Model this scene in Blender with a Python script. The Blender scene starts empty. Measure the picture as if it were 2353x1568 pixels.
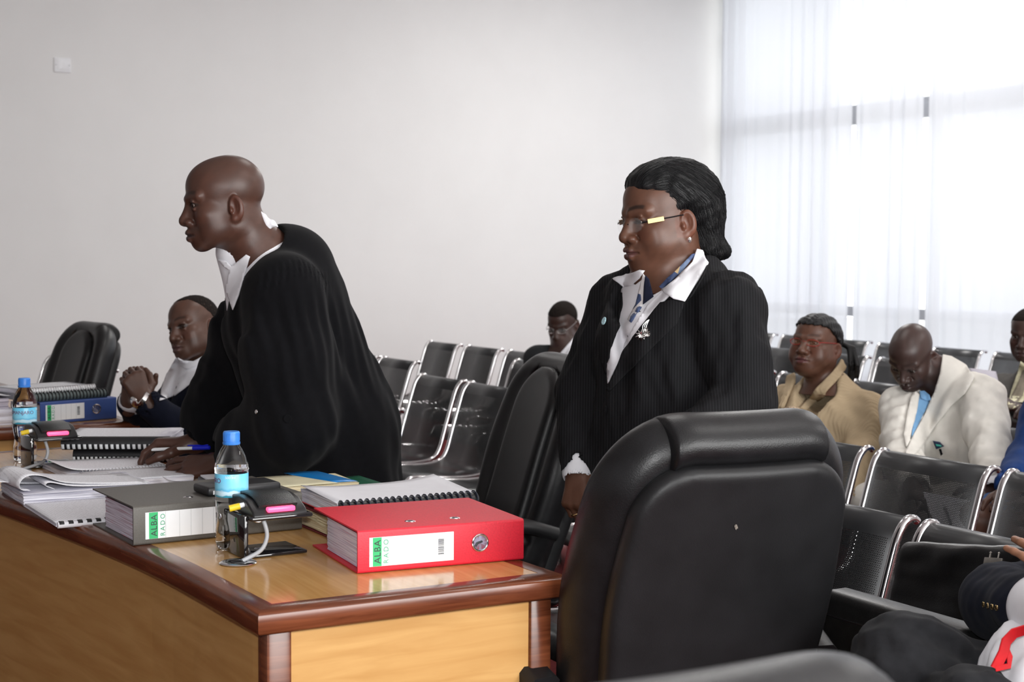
import bpy, bmesh, math, random
import numpy as np
from mathutils import Vector, Matrix
random.seed(7); np.random.seed(7)
S = bpy.context.scene
COL = S.collection
# ------------------------------------------------------------------ camera
CF, CYH, CROLL, CTH, CH = 3400.0, 590.0, 0.006, math.radians(30.0), 1.44   # focal length in px of the 2353x1568 frame
_p = math.atan((784 - CYH) / CF)
_fw = np.array([-math.cos(CTH), math.sin(CTH), 0.0]); _rt = np.array([math.sin(CTH), math.cos(CTH), 0.0])
CAMF = _fw * math.cos(_p) + np.array([0, 0, -math.sin(_p)])
_up = _fw * math.sin(_p) + np.array([0, 0, math.cos(_p)])
CAMR = _rt * math.cos(CROLL) + _up * math.sin(CROLL)
CAMU = -_rt * math.sin(CROLL) + _up * math.cos(CROLL)
CAMO = np.array([0.0, 0.0, CH])
cd = bpy.data.cameras.new('camera'); cam = bpy.data.objects.new('camera', cd); COL.objects.link(cam)
cam.matrix_world = Matrix(((CAMR[0], CAMU[0], -CAMF[0], 0), (CAMR[1], CAMU[1], -CAMF[1], 0), (CAMR[2], CAMU[2], -CAMF[2], CH), (0, 0, 0, 1)))
cd.sensor_width = 36.0; cd.lens = CF / 2353 * 36.0; cd.clip_start = 0.05
cd.dof.use_dof = True; cd.dof.focus_distance = 3.1; cd.dof.aperture_fstop = 8.0
S.camera = cam
# ------------------------------------------------------------------ world, lights, exposure
wd = bpy.data.worlds.new('overcast_sky'); S.world = wd; wd.use_nodes = True
_bg = wd.node_tree.nodes['Background']
_bg.inputs[0].default_value = (0.95, 0.98, 1.0, 1); _bg.inputs[1].default_value = 2.35
S.view_settings.view_transform = 'Standard'; S.view_settings.look = 'None'
S.view_settings.exposure = 0.33; S.view_settings.gamma = 1.0; S.view_settings.use_curve_mapping = False
S.cycles.max_bounces = 8; S.cycles.transparent_max_bounces = 24; S.cycles.caustics_reflective = False; S.cycles.caustics_refractive = False
S.cycles.use_denoising = True
S.cycles.sample_clamp_indirect = 6.0
ROOM = dict(x0=-11.6, x1=3.2, y0=-6.0, y1=9.35, z1=4.3)
def area(name, loc, size, power, rot=(0, 0, 0), col=(1, 1, 1)):
    l = bpy.data.lights.new(name, 'AREA'); l.shape = 'RECTANGLE'; l.size, l.size_y = size; l.energy = power; l.color = col
    o = bpy.data.objects.new(name, l); o.location = loc; o.rotation_euler = rot; COL.objects.link(o); return o
# daylight from the windows behind the photographer, added fill lights under the unseen ceiling, and the camera's own flash
area('window_daylight', (3.1, 3.0, 2.1), (2.4, 4.5), 270, (0, math.radians(90), 0), (1.0, 0.99, 0.97))
for _x in (-8.6, -4.9, -1.2):
    for _y in (3.2, 6.8):
        area('ceiling_fill_light', (_x, _y, 4.24), (1.2, 0.6), 19 if _y < 5 else (95 if _x < -8 else 48), (0, 0, 0), (1.0, 0.98, 0.95))  # added fill, no fixture seen; far corner one stronger to brighten the wall
_fl = bpy.data.lights.new('camera_flash', 'AREA'); _fl.shape = 'RECTANGLE'; _fl.size, _fl.size_y = 0.09, 0.06; _fl.energy = 34
_fo = bpy.data.objects.new('camera_flash', _fl); COL.objects.link(_fo)
_fo.matrix_world = cam.matrix_world.copy(); _fo.location = Vector(CAMO + _up * 0.13 + CAMR * 0.03)

# ------------------------------------------------------------------ helpers: projection
def ray(x, y):
    return CAMF + CAMR * ((x - 1176.5) / CF) + CAMU * ((784 - y) / CF)
def P(x, y, d):                      # point seen at photo pixel (x, y), d metres in front of the camera
    return CAMO + ray(x, y) * d
def atz(x, y, z):
    r = ray(x, y); return CAMO + r * ((z - CH) / r[2])
def aty(x, y, Y):
    r = ray(x, y); return CAMO + r * (Y / r[1])
def pix(p):
    q = np.asarray(p, float) - CAMO; d = q @ CAMF
    return 1176.5 + CF * (q @ CAMR) / d, 784 - CF * (q @ CAMU) / d, d
def nrm(v):
    v = np.asarray(v, float); return v / np.linalg.norm(v)
# ------------------------------------------------------------------ helpers: objects
def tag(o, label=None, cat=None, group=None, kind=None):
    if label: o['label'] = label
    if cat: o['category'] = cat
    if group: o['group'] = group
    if kind: o['kind'] = kind
    return o
def thing(name, label, cat, loc=(0, 0, 0), rz=0.0, group=None):
    o = bpy.data.objects.new(name, None); COL.objects.link(o); o.empty_display_size = 0.1
    o.location = Vector([float(v) for v in loc]); o.rotation_euler = (0, 0, rz)
    return tag(o, label, cat, group)
def wloc(o):
    v = Vector((0, 0, 0))
    while o is not None: v += o.location; o = o.parent
    return np.array(v)
def mk(name, V, Fc, mat, parent=None, world=False, smooth=True, mats=None, midx=None, uv=None, loc=None):
    """one mesh object; V in the parent's space, or in world space with world=True (unrotated parents only)"""
    V = np.asarray(V, float).reshape(-1, 3)
    if world and parent is not None: V = V - wloc(parent)
    if loc is not None: V = V - np.asarray(loc, float)
    me = bpy.data.meshes.new(name)
    if isinstance(Fc, np.ndarray):
        n, k = Fc.shape
        me.vertices.add(len(V)); me.vertices.foreach_set('co', V.astype(np.float32).ravel())
        me.loops.add(n * k); me.loops.foreach_set('vertex_index', Fc.astype(np.int32).ravel())
        me.polygons.add(n); me.polygons.foreach_set('loop_start', np.arange(0, n * k, k, dtype=np.int32))
        me.update(calc_edges=True)
    else:
        me.from_pydata([tuple(v) for v in V], [], [tuple(f) for f in Fc]); me.update()
    for m in (mats or [mat]): me.materials.append(m)
    if midx is not None: me.polygons.foreach_set('material_index', np.asarray(midx, dtype=np.int32))
    if uv is not None:
        l = me.uv_layers.new(name='uv'); l.data.foreach_set('uv', np.asarray(uv, dtype=np.float32).ravel())
    me.polygons.foreach_set('use_smooth', np.full(len(me.polygons), bool(smooth)))
    o = bpy.data.objects.new(name, me); COL.objects.link(o)
    if parent is not None: o.parent = parent
    if loc is not None: o.location = Vector([float(v) for v in loc])
    return o
def angle_smooth(o, deg=40):
    me = o.data
    bm = bmesh.new(); bm.from_mesh(me)
    for e in bm.edges:
        e.smooth = len(e.link_faces) == 2 and e.calc_face_angle(0) < math.radians(deg)
    bm.to_mesh(me); bm.free(); return o
def vcol(o, name, C):
    a = o.data.color_attributes.new(name, 'FLOAT_COLOR', 'POINT')
    C = np.asarray(C, np.float32)
    if C.shape[1] == 3: C = np.c_[C, np.ones(len(C), np.float32)]
    a.data.foreach_set('color', C.ravel()); return o
class MB:
    def __init__(s): s.V = []; s.F = []; s.M = []
    def add(s, V, F, m=0):
        b = len(s.V); s.V.extend([tuple(map(float, v)) for v in V]); s.F.extend([tuple(b + i for i in f) for f in F]); s.M.extend([m] * len(F)); return s
    def box(s, lo, hi, bev=0.0, m=0, M=None, seg=2):
        bm = bmesh.new(); bmesh.ops.create_cube(bm, size=1.0)
        lo = np.asarray(lo, float); hi = np.asarray(hi, float); c = (lo + hi) / 2; sz = hi - lo
        for v in bm.verts: v.co = Vector((v.co.x * sz[0] + c[0], v.co.y * sz[1] + c[1], v.co.z * sz[2] + c[2]))
        if bev > 0: bmesh.ops.bevel(bm, geom=bm.edges[:], offset=min(bev, min(sz) * 0.49), segments=seg, affect='EDGES', profile=0.5)
        s.bm(bm, m, M); return s
    def bm(s, bm, m=0, M=None):
        bm.verts.index_update()
        V = [np.array(v.co) for v in bm.verts]
        if M is not None: V = [np.asarray(M[0]) @ v + np.asarray(M[1]) for v in V]
        s.add(V, [[v.index for v in f.verts] for f in bm.faces], m); bm.free()
    def lathe(s, prof, n=32, c=(0, 0, 0), m=0, caps=True, axis='z'):
        V = []; F = []; k = len(prof)
        for j in range(n):
            a = 2 * math.pi * j / n
            for r, z in prof:
                q = (r * math.cos(a), r * math.sin(a), z)
                if axis == 'y': q = (q[0], -q[2], q[1])
                if axis == 'x': q = (q[2], q[0], q[1])
                V.append((q[0] + c[0], q[1] + c[1], q[2] + c[2]))
        for j in range(n):
            j2 = (j + 1) % n
            for i in range(k - 1): F.append((j * k + i, j2 * k + i, j2 * k + i + 1, j * k + i + 1))
        if caps:
            if prof[0][0] > 1e-6: F.append(tuple(j * k for j in range(n))[::-1])
            if prof[-1][0] > 1e-6: F.append(tuple(j * k + k - 1 for j in range(n)))
        s.add(V, F, m); return s
    def tube(s, pts, r, n=8, m=0, caps=True, flat=None, closed=False):
        """swept round (or flat=(halfwidth, halfthick), oriented by up vector) section"""
        pts = [np.asarray(p, float) for p in pts]; k = len(pts)
        rs = r if hasattr(r, '__len__') else [r] * k
        up = None; V = []; F = []
        for i in range(k):
            if closed: t = nrm(pts[(i + 1) % k] - pts[i - 1])
            else: t = nrm(pts[min(i + 1, k - 1)] - pts[max(i - 1, 0)])
            if up is None:
                up = np.array([0, 0, 1.0]) if abs(t[2]) < 0.9 else np.array([1.0, 0, 0])
            if flat is not None and len(flat) > 2: up = np.asarray(flat[2], float)
            u = nrm(np.cross(t, up)); w = nrm(np.cross(u, t)); up = w
            if flat is not None:
                a, b = flat[0], flat[1]; c = min(a, b) * 0.5
                sec = [(a, b - c), (a - c, b), (-a + c, b), (-a, b - c), (-a, -b + c), (-a + c, -b), (a - c, -b), (a, -b + c)]
                for x, y in sec: V.append(pts[i] + u * x + w * y)
            else:
                for j in range(n):
                    g = 2 * math.pi * j / n; V.append(pts[i] + (u * math.cos(g) + w * math.sin(g)) * rs[i])
        nn = 8 if flat is not None else n
        for i in range(k if closed else k - 1):
            i2 = (i + 1) % k
            for j in range(nn): F.append((i * nn + j, i2 * nn + j, i2 * nn + (j + 1) % nn, i * nn + (j + 1) % nn)[::-1])
        if caps and not closed:
            F.append(tuple(range(nn))); F.append(tuple((k - 1) * nn + j for j in range(nn))[::-1])
        s.add(V, F, m); return s
    def prism(s, poly, z0, z1, m=0, f=None):
        """poly in xy extruded in z; f maps (x,y,z) -> point"""
        n = len(poly); V = [(x, y, z0) for x, y in poly] + [(x, y, z1) for x, y in poly]
        if f: V = [f(*v) for v in V]
        F = [tuple(range(n))[::-1], tuple(range(n, 2 * n))] + [(i, (i + 1) % n, n + (i + 1) % n, n + i) for i in range(n)]
        s.add(V, F, m); return s
    def build(s, name, mat, parent=None, smooth=True, world=False, loc=None, deg=40):
        mats = mat if isinstance(mat, (list, tuple)) else [mat]
        o = mk(name, s.V, s.F, None, parent, world, smooth, mats=list(mats), midx=s.M, loc=loc)
        bm = bmesh.new(); bm.from_mesh(o.data); bmesh.ops.recalc_face_normals(bm, faces=bm.faces[:]); bm.to_mesh(o.data); bm.free()
        if smooth: angle_smooth(o, deg)
        return o
def kids(o): return [c for c in bpy.data.objects if c.parent is o]
def copy_tree(o, parent=None, _all=None):
    c = o.copy(); COL.objects.link(c)
    if parent is not None: c.parent = parent
    for ch in list(o.children): copy_tree(ch, c)
    return c
def catmull(pts, n=8, closed=False):
    pts = [np.asarray(p, float) for p in pts]; k = len(pts); out = []
    for i in range(k if closed else k - 1):
        p0 = pts[(i - 1) % k] if closed or i > 0 else pts[0] * 2 - pts[1]
        p1 = pts[i]; p2 = pts[(i + 1) % k]
        p3 = pts[(i + 2) % k] if closed or i + 2 < k else pts[-1] * 2 - pts[-2]
        for j in range(n):
            t = j / n
            out.append(0.5 * ((2 * p1) + (p2 - p0) * t + (2 * p0 - 5 * p1 + 4 * p2 - p3) * t * t + (3 * p1 - p0 - 3 * p2 + p3) * t ** 3))
    if not closed: out.append(pts[-1])
    return out
# ------------------------------------------------------------------ helpers: implicit surfaces meshed by surface nets
class SDF:
    """list of primitives blended in order; field negative inside"""
    def __init__(s): s.pr = []; s.disp = None
    def _p(s, fn, c, R, op, k): s.pr.append((fn, np.asarray(c, float), R, op, k)); return s
    def cap(s, a, b, ra, rb=None, k=0.01, op='+', flat=None):
        """capsule a->b; flat=(direction, factor) squeezes the section along a direction"""
        a = np.asarray(a, float); b = np.asarray(b, float); rb = ra if rb is None else rb
        ab = b - a; L2 = max(ab @ ab, 1e-12)
        if flat is not None: fd = nrm(flat[0]); ff = flat[1]
        def fn(p):
            q = p - a
            t = np.clip((q @ ab) / L2, 0, 1)
            v = q - t[:, None] * ab
            r = ra + (rb - ra) * t
            if flat is None: return np.sqrt((v * v).sum(1)) - r
            al = v @ fd
            v2 = v + (al * (1 / ff - 1))[:, None] * fd
            l = np.sqrt((v2 * v2).sum(1)) + 1e-9
            v3 = v2 + (v2 @ fd * (1 / ff - 1))[:, None] * fd
            g = np.sqrt((v3 * v3).sum(1)) + 1e-9
            return (l - r) * l / g
        R = np.sqrt(L2) / 2 + max(ra, rb)
        return s._p(fn, (a + b) / 2, R, op, k)
    def chain(s, pts, rs, k=0.01, op='+', flat=None):
        for i in range(len(pts) - 1): s.cap(pts[i], pts[i + 1], rs[i], rs[i + 1], k, op, flat)
        return s
    def ell(s, c, r, A=None, k=0.01, op='+'):
        c = np.asarray(c, float); r = np.asarray(r, float); A = np.eye(3) if A is None else np.asarray(A, float)  # rows of A: axes
        def fn(p):
            q = ((p - c) @ A.T) / r
            k0 = np.sqrt((q * q).sum(1)) + 1e-9; k1 = np.sqrt(((q / r) ** 2).sum(1)) + 1e-9
            return k0 * (k0 - 1) / k1
        return s._p(fn, c, r.max(), op, k)
    def box(s, c, h, A=None, r=0.01, k=0.01, op='+'):
        c = np.asarray(c, float); h = np.asarray(h, float) - r; A = np.eye(3) if A is None else np.asarray(A, float)
        def fn(p):
            q = np.abs((p - c) @ A.T) - h
            return np.sqrt((np.maximum(q, 0) ** 2).sum(1)) + np.minimum(q.max(1), 0) - r
        return s._p(fn, c, np.linalg.norm(h) + r * 2, op, k)
    def plane(s, c, n, k=0.0, op='&'):
        c = np.asarray(c, float); n = nrm(n)
        return s._p(lambda p: (p - c) @ n, c, 1e9, op, k)
    def fn(s, f, c, R, op='+', k=0.01): return s._p(f, c, R, op, k)
    def __call__(s, p, cull=None):
        f = np.full(len(p), 1e3)
        for fn, c, R, op, k in s.pr:
            if cull is not None and R < 1e8:
                if np.linalg.norm(cull[0] - c) - R > 2.2 * cull[1] + 0.04 + k: continue
            d = fn(p)
            if op == '+':
                if k > 0:
                    h = np.maximum(k - np.abs(f - d), 0) / k; f = np.minimum(f, d) - h * h * k * 0.25
                else: f = np.minimum(f, d)
            else:
                if op == '-': d = -d
                if k > 0:
                    h = np.maximum(k - np.abs(f - d), 0) / k; f = np.maximum(f, d) + h * h * k * 0.25
                else: f = np.maximum(f, d)
        if s.disp is not None: f = f + s.disp(p)
        return f
    def bounds(s, pad=0.02):
        lo = np.full(3, 1e9); hi = -lo
        for fn, c, R, op, k in s.pr:
            if op == '+' and R < 1e8: lo = np.minimum(lo, c - R); hi = np.maximum(hi, c + R)
        return lo - pad, hi + pad
    def mesh(s, h, lo=None, hi=None, clip=True):
        l, u = s.bounds()
        lo = l if lo is None else np.maximum(l, lo); hi = u if hi is None else np.minimum(u, hi)
        B = 12; n = np.maximum(np.ceil((hi - lo) / h / B).astype(int), 1)
        N = n * B + 1; F = np.full(N, 1e3, np.float32)
        hd = h * B * math.sqrt(3) / 2
        ii = np.stack(np.meshgrid(*[np.arange(k) for k in n], indexing='ij'), -1).reshape(-1, 3)
        cs = lo + (ii + 0.5) * B * h
        fc = np.concatenate([s(cs[i:i + 20000]) for i in range(0, len(cs), 20000)])
        g = np.stack(np.meshgrid(*[np.arange(B + 1)] * 3, indexing='ij'), -1).reshape(-1, 3)
        for (i, j, k_), c, f in zip(ii, cs, fc):
            sl = (slice(i * B, i * B + B + 1), slice(j * B, j * B + B + 1), slice(k_ * B, k_ * B + B + 1))
            if abs(f) > hd * 1.5 + 0.02:
                if f < 0: F[sl] = -1e3
                continue
            F[sl] = s(lo + (np.array([i, j, k_]) * B + g) * h, cull=(c, hd)).reshape(B + 1, B + 1, B + 1)
        return nets(F, lo, h)
def nets(F, lo, h):
    I = F < 0
    c8 = [(a, b, c) for a in (0, 1) for b in (0, 1) for c in (0, 1)]
    nx, ny, nz = F.shape
    sub = lambda A, o: A[o[0]:nx - 1 + o[0], o[1]:ny - 1 + o[1], o[2]:nz - 1 + o[2]]
    cnt = np.zeros((nx - 1, ny - 1, nz - 1), np.uint8)
    for o in c8: cnt += sub(I, o)
    act = np.argwhere((cnt > 0) & (cnt < 8))
    if len(act) == 0: return np.zeros((0, 3)), np.zeros((0, 4), int)
    val = np.stack([F[act[:, 0] + o[0], act[:, 1] + o[1], act[:, 2] + o[2]] for o in c8], 1).astype(float)
    pos = np.zeros((len(act), 3)); m = np.zeros(len(act))
    for a in range(8):
        for b in range(a + 1, 8):
            oa, ob = np.array(c8[a]), np.array(c8[b])
            if np.abs(oa - ob).sum() != 1: continue
            va, vb = val[:, a], val[:, b]; x = (va < 0) != (vb < 0)
            t = np.where(x, va / np.where(x, va - vb, 1), 0)
            pos += np.where(x[:, None], oa + t[:, None] * (ob - oa), 0); m += x
    V = lo + (act + pos / m[:, None]) * h
    idx = np.full(cnt.shape, -1, np.int32); idx[act[:, 0], act[:, 1], act[:, 2]] = np.arange(len(act))
    Q = []
    for ax in range(3):
        o = [0, 0, 0]; o[ax] = 1
        A = I[:nx - o[0], :ny - o[1], :nz - o[2]]; Bb = I[o[0]:, o[1]:, o[2]:]
        e = np.argwhere(A != Bb); b, c = [(1, 2), (2, 0), (0, 1)][ax]
        lim = np.array(cnt.shape)
        ok = (e[:, b] > 0) & (e[:, c] > 0) & (e[:, b] < lim[b]) & (e[:, c] < lim[c]); e = e[ok]
        db = np.zeros(3, int); db[b] = 1; dc = np.zeros(3, int); dc[c] = 1
        g = lambda d: idx[tuple((e - d).T)]
        q = np.stack([g(db + dc), g(dc), g(0 * db), g(db)], 1)
        fl = A[tuple(e.T)]
        q[~fl] = q[~fl][:, ::-1]; Q.append(q[(q >= 0).all(1)])
    return V, np.concatenate(Q)
def smooth_mesh(V, Q, it=1, lam=0.5):
    n = len(V)
    a = np.concatenate([Q[:, i] for i in range(4)]); b = np.concatenate([Q[:, (i + 1) % 4] for i in range(4)])
    for _ in range(it):
        s = np.zeros_like(V); c = np.zeros(n)
        for x, y in ((a, b), (b, a)):
            for k in range(3): s[:, k] += np.bincount(x, V[y, k], n)
            c += np.bincount(x, minlength=n)
        V = V + lam * (s / np.maximum(c, 1)[:, None] - V)
    return V
def sdfobj(name, sdf, h, mat, parent=None, world=True, it=1, lo=None, hi=None, loc=None):
    V, Q = sdf.mesh(h, lo, hi)
    if it: V = smooth_mesh(V, Q, it)
    return mk(name, V, Q, mat, parent, world=world, loc=loc)
def vnoise(p, sc, seed=0):
    """cheap smooth noise in about [-1,1]"""
    rs = np.random.RandomState(seed); f = np.zeros(len(p))
    for i in range(6):
        w = rs.normal(size=3); w = w / np.linalg.norm(w) * rs.uniform(0.6, 1.5) / sc * 2 * math.pi
        f += np.sin(p @ w + rs.uniform(0, 6.28))
    return f / 3.2
# ------------------------------------------------------------------ materials (node helper)
def mat(name, col=(0.5, 0.5, 0.5), rough=0.5, metal=0.0, spec=0.5, **kw):
    m = bpy.data.materials.new(name); m.use_nodes = True
    b = m.node_tree.nodes['Principled BSDF']
    b.inputs['Base Color'].default_value = (*col, 1); b.inputs['Roughness'].default_value = rough
    b.inputs['Metallic'].default_value = metal; b.inputs['Specular IOR Level'].default_value = spec
    for k, v in kw.items(): b.inputs[k].default_value = v
    return m
def nodes(m): return m.node_tree.nodes, m.node_tree.links, m.node_tree.nodes['Principled BSDF']
def noisy(m, scale=40, amt=0.25, bump=0.0, bscale=None, stretch=(1, 1, 1), detail=3, coord='Object', rv=0.0):
    """procedural variation of colour and a bump"""
    N, L, b = nodes(m); col = list(b.inputs['Base Color'].default_value)
    tc = N.new('ShaderNodeTexCoord'); mp = N.new('ShaderNodeMapping'); mp.inputs['Scale'].default_value = stretch
    L.new(tc.outputs[coord], mp.inputs[0])
    nz = N.new('ShaderNodeTexNoise'); nz.inputs['Scale'].default_value = scale; nz.inputs['Detail'].default_value = detail
    L.new(mp.outputs[0], nz.inputs[0])
    if amt:
        r = N.new('ShaderNodeValToRGB'); r.color_ramp.elements[0].position = 0.3; r.color_ramp.elements[1].position = 0.7
        r.color_ramp.elements[0].color = tuple(c * (1 - amt) for c in col[:3]) + (1,)
        r.color_ramp.elements[1].color = tuple(min(1, c * (1 + amt)) for c in col[:3]) + (1,)
        L.new(nz.outputs[0], r.inputs[0]); L.new(r.outputs[0], b.inputs['Base Color'])
    if bump:
        n2 = nz
        if bscale:
            n2 = N.new('ShaderNodeTexNoise'); n2.inputs['Scale'].default_value = bscale; n2.inputs['Detail'].default_value = 2
            L.new(mp.outputs[0], n2.inputs[0])
        bp = N.new('ShaderNodeBump'); bp.inputs['Strength'].default_value = bump; bp.inputs['Distance'].default_value = 0.002
        L.new(n2.outputs[0], bp.inputs['Height']); L.new(bp.outputs[0], b.inputs['Normal'])
    return m
def skin_mat():
    m = mat('skin', (0.1, 0.045, 0.03), 0.42, spec=0.42); N, L, b = nodes(m)
    a = N.new('ShaderNodeVertexColor'); a.layer_name = 'Col'; L.new(a.outputs[0], b.inputs['Base Color'])
    n = N.new('ShaderNodeTexNoise'); n.inputs['Scale'].default_value = 260; n.inputs['Detail'].default_value = 3
    tc = N.new('ShaderNodeTexCoord'); L.new(tc.outputs['Object'], n.inputs[0])
    bp = N.new('ShaderNodeBump'); bp.inputs['Strength'].default_value = 0.10; bp.inputs['Distance'].default_value = 0.001
    L.new(n.outputs[0], bp.inputs['Height']); L.new(bp.outputs[0], b.inputs['Normal'])
    return m
SKIN = skin_mat()
def stripe_mat(name, c1, c2, axis, pitch, width, rough=0.85):
    """fine pinstripes along object axes"""
    m = mat(name, c1, rough, spec=0.2); N, L, b = nodes(m)
    tc = N.new('ShaderNodeTexCoord'); v = N.new('ShaderNodeVectorMath'); v.operation = 'DOT_PRODUCT'
    v.inputs[1].default_value = tuple(np.asarray(axis) / pitch); L.new(tc.outputs['Object'], v.inputs[0])
    f = N.new('ShaderNodeMath'); f.operation = 'FRACT'; L.new(v.outputs['Value'], f.inputs[0])
    lt = N.new('ShaderNodeMath'); lt.operation = 'LESS_THAN'; lt.inputs[1].default_value = width; L.new(f.outputs[0], lt.inputs[0])
    mx = N.new('ShaderNodeMix'); mx.data_type = 'RGBA'; mx.inputs[6].default_value = (*c1, 1); mx.inputs[7].default_value = (*c2, 1)
    L.new(lt.outputs[0], mx.inputs[0]); L.new(mx.outputs[2], b.inputs['Base Color']); return m
EYEW = mat('eye_white', (0.62, 0.56, 0.50), 0.15); IRIS = mat('iris_brown', (0.02, 0.009, 0.005), 0.1)
# ------------------------------------------------------------------ heads
def frame(phi, pitch=0, roll=0):
    """rows: lateral, forward, up. phi: angle from facing the camera towards picture left (deg); pitch: down positive"""
    T = nrm([-CAMF[0], -CAMF[1], 0]); Lf = -_rt; a = math.radians(phi)
    f = T * math.cos(a) + Lf * math.sin(a); u = np.array([0, 0, 1.0]); x = np.cross(f, u)
    b = math.radians(pitch); f, u = f * math.cos(b) - u * math.sin(b), u * math.cos(b) + f * math.sin(b)
    c = math.radians(roll); x, u = x * math.cos(c) + u * math.sin(c), u * math.cos(c) - x * math.sin(c)
    return np.stack([x, f, u])
def head_local(o):
    """face looking +y, z up, about 0.23 m high, origin between the ears at eye height"""
    g = o.get; s = SDF(); fat = g('fat', 0.0)
    s.ell((0, -.007, .036), (.0735, .088, .079), k=.03)
    s.ell((0, .043, .038), (.057, .056, .056), k=.03)
    s.ell((0, .030, -.030), (.057 + fat * .012, .060, .078), k=.03)
    s.ell((0, .002, -.04), (.062 + fat * .012, .06, .05), k=.03)
    for x in (-1, 1):
        s.cap((x * .050, -.004, -.066), (x * .020, .066, -.096), .019 + fat * .008, .018, k=.03)
        s.ell((x * .043, .058, -.028), (.021, .024, .018), k=.025)                       # cheekbone
        s.ell((x * .038, .050, -.062), (.022 + fat * .01, .026 + fat * .006, .03), k=.03)         # cheek
    s.ell((0, .077, -.100), (.022, .017, .016), k=.022)                                    # chin
    if fat: s.ell((0, .035, -.112), (.045, .045, .028), k=.03)                            # under the chin
    for x in (-1, 1):
        s.ell((x * .031, .104, -.003), (.021, .017, .013), k=.014, op='-')               # eye socket
    for x in (-1, 1):
        s.cap((x * .048, .075, .016), (x * .012, .097, .012), .009, .0085, k=.014)        # brow ridge
        e = np.array([x * .0315, .0790, -.003])
        s.ell(e, (.0145, .0140, .0140), k=.004)                                            # lids
        op = g('eye', 0.0052)
        if op > 0: s.ell(e + (0, .013, -.0015 if not g('down') else -.005), (.0138, .010, op), k=.002, op='-')
        s.cap(e + (-.012, .011, .0075), e + (.012, .011, .0075), .0026, .0026, k=.004)   # upper lid fold
        s.cap(e + (-.010, .009, -.012), e + (.011, .008, -.011), .0030, .0026, k=.006)   # lower lid bag
    nl = g('nose', 1.0)
    s.cap((0, .080, .004), (0, .086, -.040), .012, .0175, k=.012)
    s.cap((0, .088, .010), (0, .090 + .022 * nl, -.036), .0075, .0105, k=.014)
    s.ell((0, .092 + .020 * nl, -.043), (.0125, .0125, .0115), k=.008)
    for x in (-1, 1):
        s.ell((x * .0155, .094 + .006 * nl, -.046), (.0105, .0125, .0090), k=.006)
        s.ell((x * .0085, .100 + .008 * nl, -.0555), (.0048, .0065, .0040), k=.003, op='-')
        s.cap((x * .024, .088, -.044), (x * .036, .073, -.072), .0018, .0015, k=.010, op='-')   # smile line
    s.ell((0, .078, -.073), (.031, .026, .024), k=.018)
    s.chain([(-.025, .087, -.0765), (-.010, .1025, -.0710), (0, .1040, -.0720), (.010, .1025, -.0710), (.025, .087, -.0765)], [.0044, .0072, .0070, .0072, .0044], k=.004)
    s.chain([(-.022, .087, -.0805), (-.008, .1005, -.0850), (.008, .1005, -.0850), (.022, .087, -.0805)], [.0048, .0086, .0086, .0048], k=.004)
    s.chain([(-.027, .0930, -.0782), (0, .1115, -.0775), (.027, .0930, -.0782)], [.0018, .0024, .0018], k=.004, op='-')
    s.cap((0, .107, -.060), (0, .105, -.067), .0022, .0026, k=.005, op='-')
    for x in (-1, 1):                                                                      # ears
        A = np.stack([nrm((1, .35 * x, 0)), nrm((-.35 * x, 1, .22)), nrm((0, -.22, 1))])
        A[0] = nrm((x, .42, 0)); A[1] = nrm((-.42 * x, 1, -.12)); A[2] = np.cross(A[0], A[1])
        c = np.array([x * (.0755 + fat * .004), -.012, -.018])
        s.ell(c, (.0085, .0185, .0315), A, k=.005)
        s.ell(c + A[0] * .007 + np.array([0, .003, .003]), (.0075, .0115, .0205), A, k=.004, op='-')
        s.cap(c + A[0] * .001 + np.array([0, -.002, .014]), c + A[0] * .001 + np.array([0, -.006, -.010]), .0028, .0030, k=.004)
        s.ell(c + np.array([0, .014, -.007]), (.0060, .0050, .0075), k=.005)            # tragus
        s.ell(c + np.array([-x * .002, .006, -.028]), (.0065, .0085, .0090), k=.006)     # lobe
    return s
def smoothstep(a, b, x):
    t = np.clip((x - a) / (b - a), 0, 1); return t * t * (3 - 2 * t)
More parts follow.
